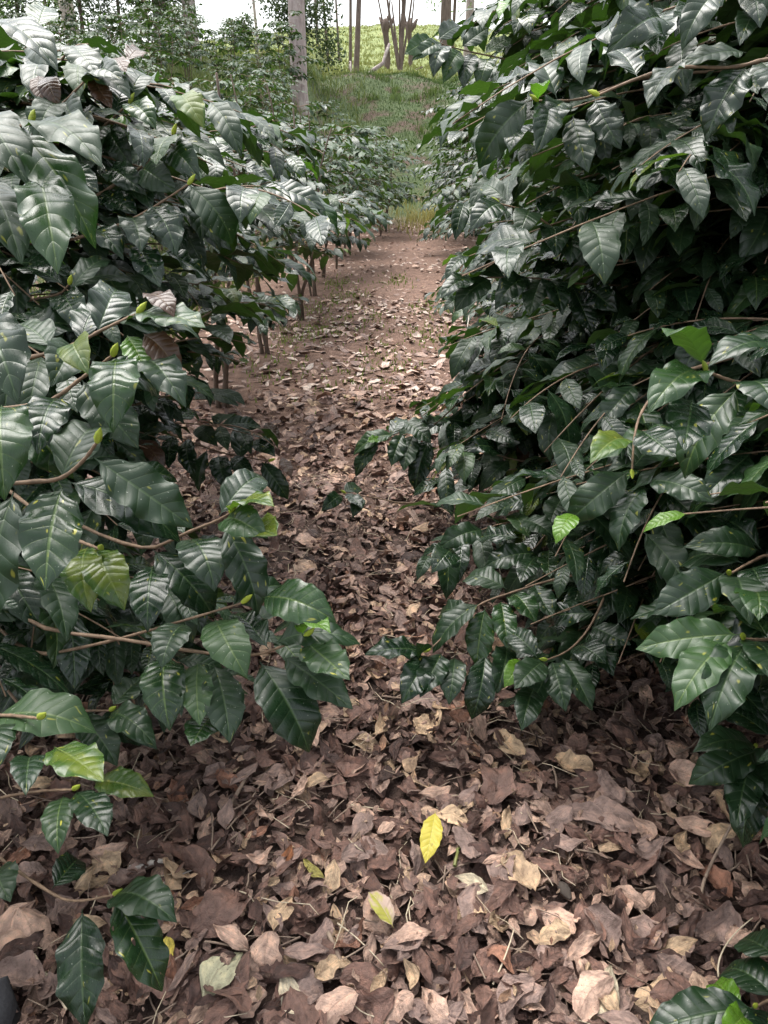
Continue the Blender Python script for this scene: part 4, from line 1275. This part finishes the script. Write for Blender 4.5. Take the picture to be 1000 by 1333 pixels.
# ------------------------------------------------------------------ sticks, stems and twigs on the litter
def stick(pix, r0, r1, mat, name, label, z=0.04, group='sticks lying on the litter', rise=None, cat='stick'):
    pts = []
    for k, (px, py) in enumerate(pix):
        p = ground_hit(px, py); p[2] = float(terrain(p[0], p[1])) + z + (rise[k] if rise else 0); pts.append(p)
    pts = np.array(pts)
    if len(pts) > 2:
        tt = np.linspace(0, 1, 14); ts = np.linspace(0, 1, len(pts))
        co = [np.polyfit(ts, pts[:, k], min(3, len(pts) - 1)) for k in range(3)]
        pts = np.stack([np.polyval(c, tt) for c in co], 1)
    else:
        pts = np.linspace(pts[0], pts[1], 9); pts += rng.normal(0, r0 * 0.5, pts.shape)
    o0 = pts[0].copy()
    tb = Tubes(); tb.add(pts - o0, np.linspace(r0, r1, len(pts)), 6, 0.12)
    o = link(name, tb.mesh(name, mat)); o.location = [float(c) for c in o0]
    return tag(o, label, cat, group)


stick([(172, 1148), (226, 1136)], .006, .005, M_PALE, 'stick', 'short whitish stick right of the pale pinkish squarish leaf')
stick([(277, 1126), (310, 1083), (345, 1048)], .0025, .0015, M_STICK, 'twig', 'thin brown twig slanting up beside the smooth oval mauve leaf')
stick([(296, 1072), (310, 1052), (326, 1022)], .006, .004, M_STICK, 'stick', 'stubby brown stick above the slanting thin twig')
stick([(908, 1190), (915, 1160), (935, 1125), (955, 1090)], .004, .002, M_STICK, 'twig', 'bare brown twig rising at the right under the dark green leaves', rise=[0, .02, .05, .09])
stick([(50, 1262), (70, 1295), (92, 1333)], .003, .0025, M_STRAW, 'straw', 'straw coloured stalk left of the big bottom left green leaf')
stick([(314, 1180), (334, 1196), (333, 1225), (305, 1243)], .0014, .001, M_STRAW, 'straw', 'thin pale straw bent in a loop left of the light tan holed leaf')
stick([(270, 1246), (320, 1257), (364, 1276)], .0025, .0015, M_STICK, 'twig', 'thin twig crossing below the looped straw')
stick([(428, 1232), (440, 1262), (450, 1290)], .005, .004, M_STICK, 'stick', 'brown stick below the half pink half yellow leaf, to its left')
stick([(440, 1220), (470, 1245), (500, 1277)], .0016, .001, M_STRAW, 'straw', 'pale straw line below the half pink half yellow leaf')
stick([(200, 1180), (222, 1165), (262, 1148)], .003, .0015, M_PALE, 'straw', 'pale split straw right of the bottom left green branch')
stick([(930, 1290), (935, 1262), (968, 1233)], .0018, .001, M_STRAW, 'straw', 'thin pale stalk curving up beside the lower right green leaves', rise=[0, .02, .04])
stick([(458, 1066), (478, 1068), (500, 1071)], .0014, .001, M_STRAW, 'straw', 'short pale straw above the dark folded leaf')
stick([(640, 1300), (655, 1272), (665, 1245)], .002, .0012, M_STRAW, 'straw', 'pale straw standing near the lower middle litter', rise=[0, .015, .03])
stick([(590, 1146), (596, 1120)], .004, .003, M_GREENTWIG, 'grass_blade', 'short green blade just right of the yellow leaf', cat='blade')
stick([(590, 495), (602, 480), (610, 450)], .006, .004, M_PALE, 'twig', 'pale twig under the right hand shrubs beyond the long spray', rise=[0, .1, .3])
tb = Tubes(); r = np.random.default_rng(77)
for _ in range(2000):
    x, y = r.uniform(-1.4, 1.6), r.uniform(0.35, 3.2) ; a = r.uniform(0, 6.28); L = r.uniform(0.02, 0.11)
    z = float(terrain(x, y)) + r.uniform(0.015, 0.05); dz = r.uniform(-.02, .02)
    d = np.array([math.cos(a) * L, math.sin(a) * L, dz])
    m = np.array([x, y, z]); tb.add([m, m + d * .5 + r.normal(0, L * .05, 3), m + d], [r.uniform(.0008, .0026)] * 3, 4)
tag(link('twig_litter', tb.mesh('twig_litter', M_STICK)), 'fine broken twigs strewn through the leaf litter', 'twigs', kind='stuff')

tb = Tubes(); r = np.random.default_rng(78)
for _ in range(500):
    x, y = r.uniform(-1.4, 1.6), r.uniform(0.35, 3.2); a = r.uniform(0, 6.28); L = r.uniform(0.03, 0.13)
    m = np.array([x, y, float(terrain(x, y)) + r.uniform(0.03, 0.055)]); d = np.array([math.cos(a) * L, math.sin(a) * L, r.uniform(-.02, .02)])
    tb.add([m, m + d * .35 + r.normal(0, L * .07, 3) * [1, 1, .3], m + d * .7 + r.normal(0, L * .07, 3) * [1, 1, .3], m + d], [r.uniform(.0005, .0013)] * 4, 4)
tag(link('straw_litter', tb.mesh('straw_litter', M_STRAW)), 'fine pale straws and leaf stalks strewn over the litter', 'straw', kind='stuff')

# dark pod
p = ground_hit(731, 1180)
P = []; nn = 8
for t in np.linspace(0, 1, 7):
    w = 0.5 * math.sin(math.pi * min(max(t, .04), .96)) ** .6
    for k in range(nn):
        a = k * 2 * math.pi / nn; P.append((math.cos(a) * w * .5, t - .5 , math.sin(a) * w * .42 + .1 * math.sin(3 * t)))
q = [[i * nn + k, i * nn + (k + 1) % nn, (i + 1) * nn + (k + 1) % nn, (i + 1) * nn + k] for i in range(6) for k in range(nn)]
o = link('seed_pod', mesh_np('seed_pod', np.array(P), np.array(q), mat=M_POD))
o.matrix_world = to_mat(frame(np.array([0.35, -0.9, 0.1]), UP, 0.046, np.array([p[0], p[1], float(terrain(p[0], p[1])) + 0.042])))
tag(o, 'dark grey pod lying right of the curled tan leaf', 'seed pod')

# shoe toe in the corner
p = ground_hit(-34, 1385)
sh_root = thing('shoe', 'dark slate shoe with its toe in the bottom left corner', 'shoe', (p[0], p[1], float(terrain(p[0], p[1])) + 0.03))
def shoe_part(name, mat, zlo, prof, grow_=1.0):
    P = []; nn = 14; rows = 12
    for i in range(rows + 1):
        t = i / rows
        y = 0.10 - 0.29 * t
        w = (0.052 * math.sqrt(max(0.0, 1 - ((0.10 - y) / 0.10 - 1) ** 2)) if y > 0 else 0.052 - 0.010 * math.sin(min(1, -y / .19) * math.pi)) * grow_ + 0.002
        h = prof(t)
        for k in range(nn + 1):
            a = math.pi * k / nn
            P.append((math.cos(a) * w, y, zlo + abs(math.sin(a)) ** 0.7 * h))
    q = [[i * (nn + 1) + k, i * (nn + 1) + k + 1, (i + 1) * (nn + 1) + k + 1, (i + 1) * (nn + 1) + k] for i in range(rows) for k in range(nn)]
    return link(name, mesh_np(name, np.array(P), np.array(q), mat=mat), sh_root)
shoe_part('upper', M_SHOE, 0.02, lambda t: 0.03 + 0.06 * t ** 0.6)
shoe_part('sole', M_SOLE, 0.0, lambda t: 0.024, 1.08)
sh_root.rotation_euler.z = R(-18)

# ------------------------------------------------------------------ grass and weeds
def blades(name, n, fn, h0, h1, w, mat, label, seed, per=1):
    r = np.random.default_rng(seed); V = []; Qs = []; T = []
    x, y = fn(r, n)
    z = terrain(x, y)
    a = r.uniform(0, 6.28, n); h = r.uniform(h0, h1, n); ln = r.uniform(0.1, 0.8, n) * h; b = r.uniform(0, 6.28, n)
    ww = w * r.uniform(.7, 1.3, n)
    cx, cy = np.cos(a) * ww, np.sin(a) * ww; lx, ly = np.cos(b) * ln, np.sin(b) * ln
    P = np.stack([np.stack([x - cx, y - cy, z - .01], 1), np.stack([x + cx, y + cy, z - .01], 1),
                  np.stack([x + cx * .7 + lx * .4, y + cy * .7 + ly * .4, z + h * .65], 1), np.stack([x - cx * .7 + lx * .4, y - cy * .7 + ly * .4, z + h * .65], 1),
                  np.stack([x + cx * .1 + lx, y + cy * .1 + ly, z + h], 1), np.stack([x - cx * .1 + lx, y - cy * .1 + ly, z + h], 1)], 1).reshape(-1, 3)
    i = np.arange(n) * 6
    Qd = np.concatenate([np.stack([i, i + 1, i + 2, i + 3], 1), np.stack([i + 3, i + 2, i + 4, i + 5], 1)])
    o = link(name, mesh_np(name, P, Qd, tint=np.repeat(r.random(n), 6), mat=mat))
    return tag(o, label, 'grass', kind='stuff')


def weed_spots(r, n):
    c = [(-.55, 6.6), (-.75, 6.2), (-.2, 7.0), (.35, 6.4), (-.4, 8.2), (.0, 5.6), (-.7, 7.6), (-.55, 9.2), (.45, 7.4), (-.2, 4.9), (.15, 9.5), (-.75, 5.2)]
    c = np.array(c)[r.integers(0, len(c), n)]
    return c[:, 0] + r.normal(0, .13, n), c[:, 1] + r.normal(0, .28, n)


blades('weeds', 1900, weed_spots, .01, .04, .006, simple_mat('weed_green', (0.17, 0.24, 0.05), 0.6, trans=0.25), 'low yellow green weeds dotted along the path edges', 3)
def bank(r, n):
    x = r.uniform(-6, 6, n); y = r.uniform(18.3, 31, n)
    k = np.sin(0.9 * x + 1) * np.sin(0.8 * y + .5) + r.normal(0, .5, n) > -0.25
    return np.where(k, x, r.uniform(-1, 3, n)), np.where(k, y, r.uniform(24, 31, n))
blades('bank_grass', 15000, bank, .03, .09, .009, M_GRASS, 'short grass and moss on the earth bank at the path end', 4)
blades('hill_grass', 60000, lambda r, n: (r.uniform(-40, 16, n), 31 + (r.random(n) ** 1.6) * 49), .05, .17, .03, M_HILLGRASS, 'rough yellow green pasture grass on the far hill', 5)
def clumps(r, n):
    c = np.stack([r.uniform(-5, 5, 70), r.uniform(18.5, 31, 70)], 1)[r.integers(0, 70, n)]
    return c[:, 0] + r.normal(0, .14, n), c[:, 1] + r.normal(0, .14, n)
blades('bank_weeds', 4500, clumps, .06, .24, .014, simple_mat('bank_weed', (0.085, 0.135, 0.03), 0.6, trans=0.25), 'small weed clumps dotted over the earth bank', 12)
blades('hillside_weeds', 26000, lambda r, n: ((lambda y: (row_left(np.minimum(y, 20)) - 0.8 - r.random(n) * (3 + 0.45 * y), y))(r.uniform(5, 31, n))), .05, .3, .012, simple_mat('hillside_weed', (0.13, 0.17, 0.045), 0.6, trans=0.25), 'weedy grass growing between the hillside coffee bushes', 9)
blades('edge_weeds', 420, lambda r, n: (r.normal(1.0, .45, n), r.normal(18.3, 1.4, n)), .08, .42, .010, simple_mat('tall_weed', (0.28, 0.27, 0.09), 0.7, trans=0.25), 'pale straw weeds at the far end of the path', 6)

# ------------------------------------------------------------------ trees of the background
def crown(center, radii, n, size, seed, hollow=0.3):
    r = np.random.default_rng(seed)
    d = r.normal(size=(n, 3)); d /= np.linalg.norm(d, axis=1)[:, None]
    cl = r.integers(0, 40, n); cc = np.random.default_rng(seed + 1).normal(size=(40, 3)) * 0.42
    P = np.array(center) + (cc[cl] + d * r.uniform(0.05, 0.34, n)[:, None]) * np.array(radii)
    Ms = np.array([frame(np.array([*r.normal(0, 1, 2), -0.5 + r.normal(0, .5)]), UP + r.normal(0, .6, 3), size * r.uniform(.7, 1.3), p_, 1.2) for p_ in P])
    return Ms, r.integers(0, 12, n)


def tree(name, px, py, depth, dia, height, mat, label, group=None, lean=(0, 0), crown_spec=None, limbs=3, top_px=None, leafmat=None, sides=12, name_cat='tree'):
    b = at(px, py, depth); b[2] = float(terrain(b[0], b[1]))
    root = thing(name, label, name_cat, b, group)
    t = np.linspace(0, 1, 14)
    pts = np.stack([lean[0] * t + 0.03 * dia * np.sin(9 * t), lean[1] * t, -0.2 + (height + .2) * t], 1)
    tb = Tubes(); tb.add(pts, dia / 2 * (1.12 - 0.45 * t + 0.25 * np.exp(-t * 30)), sides, 0.05)
    link('trunk', tb.mesh('trunk', mat), root)
    r = np.random.default_rng(int(px) + 7)
    for k in range(limbs):
        h = height * r.uniform(.6, .95); a = r.uniform(0, 6.28); L = height * r.uniform(.12, .25)
        s = np.array([np.interp(h, pts[:, 2], pts[:, j]) for j in range(3)])
        u = np.linspace(0, 1, 6)[:, None]
        q = s + u * np.array([math.cos(a) * L, math.sin(a) * L, L * .7]) + u ** 2 * np.array([0, 0, .2 * L])
        tb = Tubes(); tb.add(q, np.linspace(dia * .16, dia * .03, 6), 6, .08); link('limb', tb.mesh('limb', mat), root)
    if crown_spec:
        c, rd, n_, sz, sd_ = crown_spec
        Ms, var = crown(c, rd, n_, sz, sd_)
        f = link('crown', join_leaves('crown', T_FAR, Ms, var, leafmat or M_CROWN), root); f['kind'] = 'stuff'
    return root


tree('shade_tree', 390, 150, 19.5, .40, 11, M_TRUNK, 'tall straight pale grey pink trunk rising beyond the left row', 'shade trees', (0.1, 0), ((0, 0, 11), (3, 3, 2), 1400, .22, 61), 5)
tree('shade_tree', 252, 70, 26, .43, 12, M_TRUNK, 'straight pinkish trunk on the left hillside top, cut by the upper edge', 'shade trees', (-0.15, 0), ((0, 0, 12), (3, 3, 2), 1200, .24, 62), 5)
tree('dark_tree', 218, 60, 27, .50, 9, M_TRUNK2, 'dark brown fluted trunk just left of the pinkish hillside trunk', 'dark trunked trees', (-0.4, 0), ((0, 0, 9.5), (2.5, 2.5, 2), 900, .22, 63), 4)
tree('dark_tree', 180, 80, 25, .13, 7, M_TRUNK2, 'slim forked tree with small leaves among the hillside bushes', 'dark trunked trees', (0.9, 0), ((0, 0, 3.8), (1.7, 1.4, 1.6), 1600, .13, 64), 3, leafmat=M_SMALL)
tree('dark_tree', 95, 40, 30, .55, 9, M_TRUNK, 'broad reddish trunk at the upper left behind the hillside bushes', 'dark trunked trees', (-0.6, 0), ((0, 0, 9), (2.5, 2.5, 2), 600, .22, 65), 3)
tree('sapling', 336, 48, 42, .16, 8, M_TRUNK, 'thin pale post like sapling on the hill crest', 'thin saplings', (-0.4, 0), None, 0)
# dense small leaved tree behind the tall trunk
tree('leafy_tree', 398, 120, 24, .12, 3.2, M_TRUNK2, 'dense small leaved bushy tree behind the tall pale trunk', 'bushy trees', (0.1, 0), ((0, 0, 1.75), (1.9, 1.3, 1.7), 5200, .11, 66), 6, leafmat=M_SMALL)
tree('leafy_tree', 60, 20, 40, .2, 4, M_TRUNK2, 'bright green tree on the crest at the upper left corner', 'bushy trees', (0.1, 0), ((0, 0, 3), (3, 2, 2.2), 2500, .2, 67), 4, leafmat=M_CROWN)
for px, py, dpt, h_, cr, lab in ((30, 70, 24, 3.6, 1.9, 'leafy tree among the hillside bushes close to the left edge'), (112, 78, 25, 4.2, 1.8, 'leafy tree filling the gap right of the broad reddish trunk'),
                                 (160, 72, 27, 4.6, 1.9, 'leafy tree behind the slim forked tree on the hillside'), (205, 78, 24, 3.4, 1.4, 'small leafy tree in front of the dark fluted trunk'),
                                 (318, 84, 34, 1.6, 0.9, 'low leafy bush on the pale grass between the two pinkish trunks')):
    tree('leafy_tree', px, py, dpt, .12, h_, M_TRUNK2, lab, 'bushy trees', (0.15, 0), ((0, 0, h_ * .62), (cr, cr * .8, h_ * .5), 3600, .12, 300 + px), 6, leafmat=M_SMALL)
# slim trunks
for k, (px, py, dpt, dia, ln, lab) in enumerate([
        (463, 97, 29, .20, 0.5, 'slim dark trunk right of the bushy tree, slightly leaning'),
        (456, 100, 30, .12, 0.2, 'thin trunk close beside the slim dark trunk'),
        (415, 80, 33, .12, -.2, 'thin trunk seen through the top of the bushy tree'),
        (428, 80, 33, .10, -.5, 'very thin trunk above the bushy tree, right of its middle'),
        (442, 90, 34, .09, -.3, 'very thin trunk above the right side of the bushy tree'),
        (588, 75, 31, .13, .2, 'slim trunk behind the top left spray of the right shrubs')]):
    tree('slim_tree', px, py, dpt, dia, 8, M_TRUNK2, lab, 'slim trunks on the bank', (ln, 0), ((ln, 0, 7.5), (1.5, 1.5, 1.2), 260, .14, 70 + k), 2)
# right hand trees with loose crowns
tree('crest_tree', 578, 70, 30, .42, 6.5, M_TRUNK2, 'dark tree with loose small leaves beyond the bank on the right', 'trees beyond the bank', (0.1, 0), ((0.2, 0, 3.9), (2.0, 1.6, 1.5), 1000, .15, 81), 5)
tree('crest_tree', 609, 60, 32, .34, 9, M_TRUNK, 'pale trunk behind the top of the right shrubs', 'trees beyond the bank', (0.1, 0), ((0.2, 0, 7), (2.2, 2, 1.6), 900, .16, 82), 4)
tree('crest_tree', 700, 40, 34, .3, 8, M_TRUNK2, 'tree hidden behind the right shrubs with loose crown', 'trees beyond the bank', (0.3, 0), ((0.2, 0, 5), (3.2, 2, 2.5), 1600, .17, 83), 4)
tree('crest_tree', 850, 60, 30, .3, 8, M_TRUNK2, 'tree far right behind the tall shrubs', 'trees beyond the bank', (0.3, 0), ((0.2, 0, 4.5), (3.2, 2, 2.5), 1600, .17, 84), 4)
# pollarded stumps
for px, py, dpt, h, dia, lab in ((503, 97, 31, 1.7, .22, 'pollarded stump with a knobbly split head on the bank'), (533, 97, 31.6, 1.6, .19, 'second pollarded stump right of the thin sprouting stems')):
    b = at(px, py, dpt); b[2] = float(terrain(b[0], b[1]))
    root = thing('pollard_stump', lab, 'tree stump', b, 'pollarded stumps on the bank')
    t = np.linspace(0, 1, 12); pts = np.stack([.05 * np.sin(5 * t), 0 * t, -.2 + (h + .2) * t], 1)
    tb = Tubes(); tb.add(pts, dia / 2 * (1.15 - .25 * t + .75 * np.exp(-((t - .9) / .1) ** 2)), 10, .14); link('trunk', tb.mesh('trunk', M_TRUNK2), root)
    for k, (dx, hh_) in enumerate(((-.28, .25), (.3, .3), (.05, .35))):
        tb = Tubes(); tb.add([(0, 0, h * .82), (dx * .6, 0, h * .93), (dx, .05, h + hh_ * .4)], [.10, .09, .04], 7, .2); link('knob', tb.mesh('knob', M_TRUNK2), root)
    for k, dx in enumerate((-.55, .25)):
        tb = Tubes(); tb.add([(dx * .3, 0, h), (dx * .8, .1, h + 1.2), (dx * 1.6, .1, h + 3.2)], [.035, .028, .015], 5); link('sprout', tb.mesh('sprout', M_TRUNK2), root)
b = at(521, 103, 30); b[2] = float(terrain(b[0], b[1]))
root = thing('sprouting_tree', 'cluster of thin stems fanning up from one base on the bank', 'tree', b)
for k, (dx, h, rr) in enumerate(((-.9, 4.5, .05), (-.35, 2.4, .05), (.05, 2.0, .07), (.35, 6, .055), (.15, 5, .045), (.8, 5, .04), (-.1, 5.5, .035))):
    tb = Tubes(); tb.add([(0, .02 * k, -.15), (dx * .45, 0, h * .4), (dx, .1, h)], [rr * 1.3, rr, rr * .5], 7, .06); link('stem', tb.mesh('stem', M_TRUNK2), root)
Ms, var = crown((0.1, 0, 4.4), (1.6, 1.4, 1.2), 320, .12, 91)
link('crown', join_leaves('crown', T_FAR, Ms, var, M_CROWN), root)['kind'] = 'stuff'
# leaning pale pole, stake, brush line and low branch
def pole(pl, d, r0, r1, mat, name, lab, cat):
    pts = np.array([at(px, py, d) for px, py in pl]); o0 = pts[0].copy()
    tb = Tubes(); tb.add(pts - o0, np.linspace(r0, r1, len(pts)), 8, .08)
    o = link(name, tb.mesh(name, mat)); o.location = [float(c) for c in o0]
    return tag(o, lab, cat)
pole([(457, 126), (470, 108), (485, 92), (499, 82), (502, 70), (507, 57)], 27.5, .10, .05, M_TRUNK, 'leaning_branch', 'pale leaning dead branch propped on the bank left of the stump', 'branch')
pole([(457, 128), (457, 100), (456, 80)], 26.5, .04, .035, M_TRUNK, 'stake', 'thin upright wooden stake left of the leaning branch', 'stake')
pole([(452, 112), (480, 107), (505, 101), (521, 100)], 28.5, .05, .04, M_TRUNK, 'fallen_pole', 'thin pale pole lying across the bank top', 'pole')
pole([(521, 102), (535, 94), (550, 87)], 29.5, .05, .03, M_TRUNK2, 'fallen_branch', 'dark low branch slanting right from the sprouting stems', 'branch')
pole([(450, 134), (446, 118), (443, 108)], 25.5, .035, .03, M_TRUNK, 'stake', 'short leaning stake left of the upright stake', 'stake')
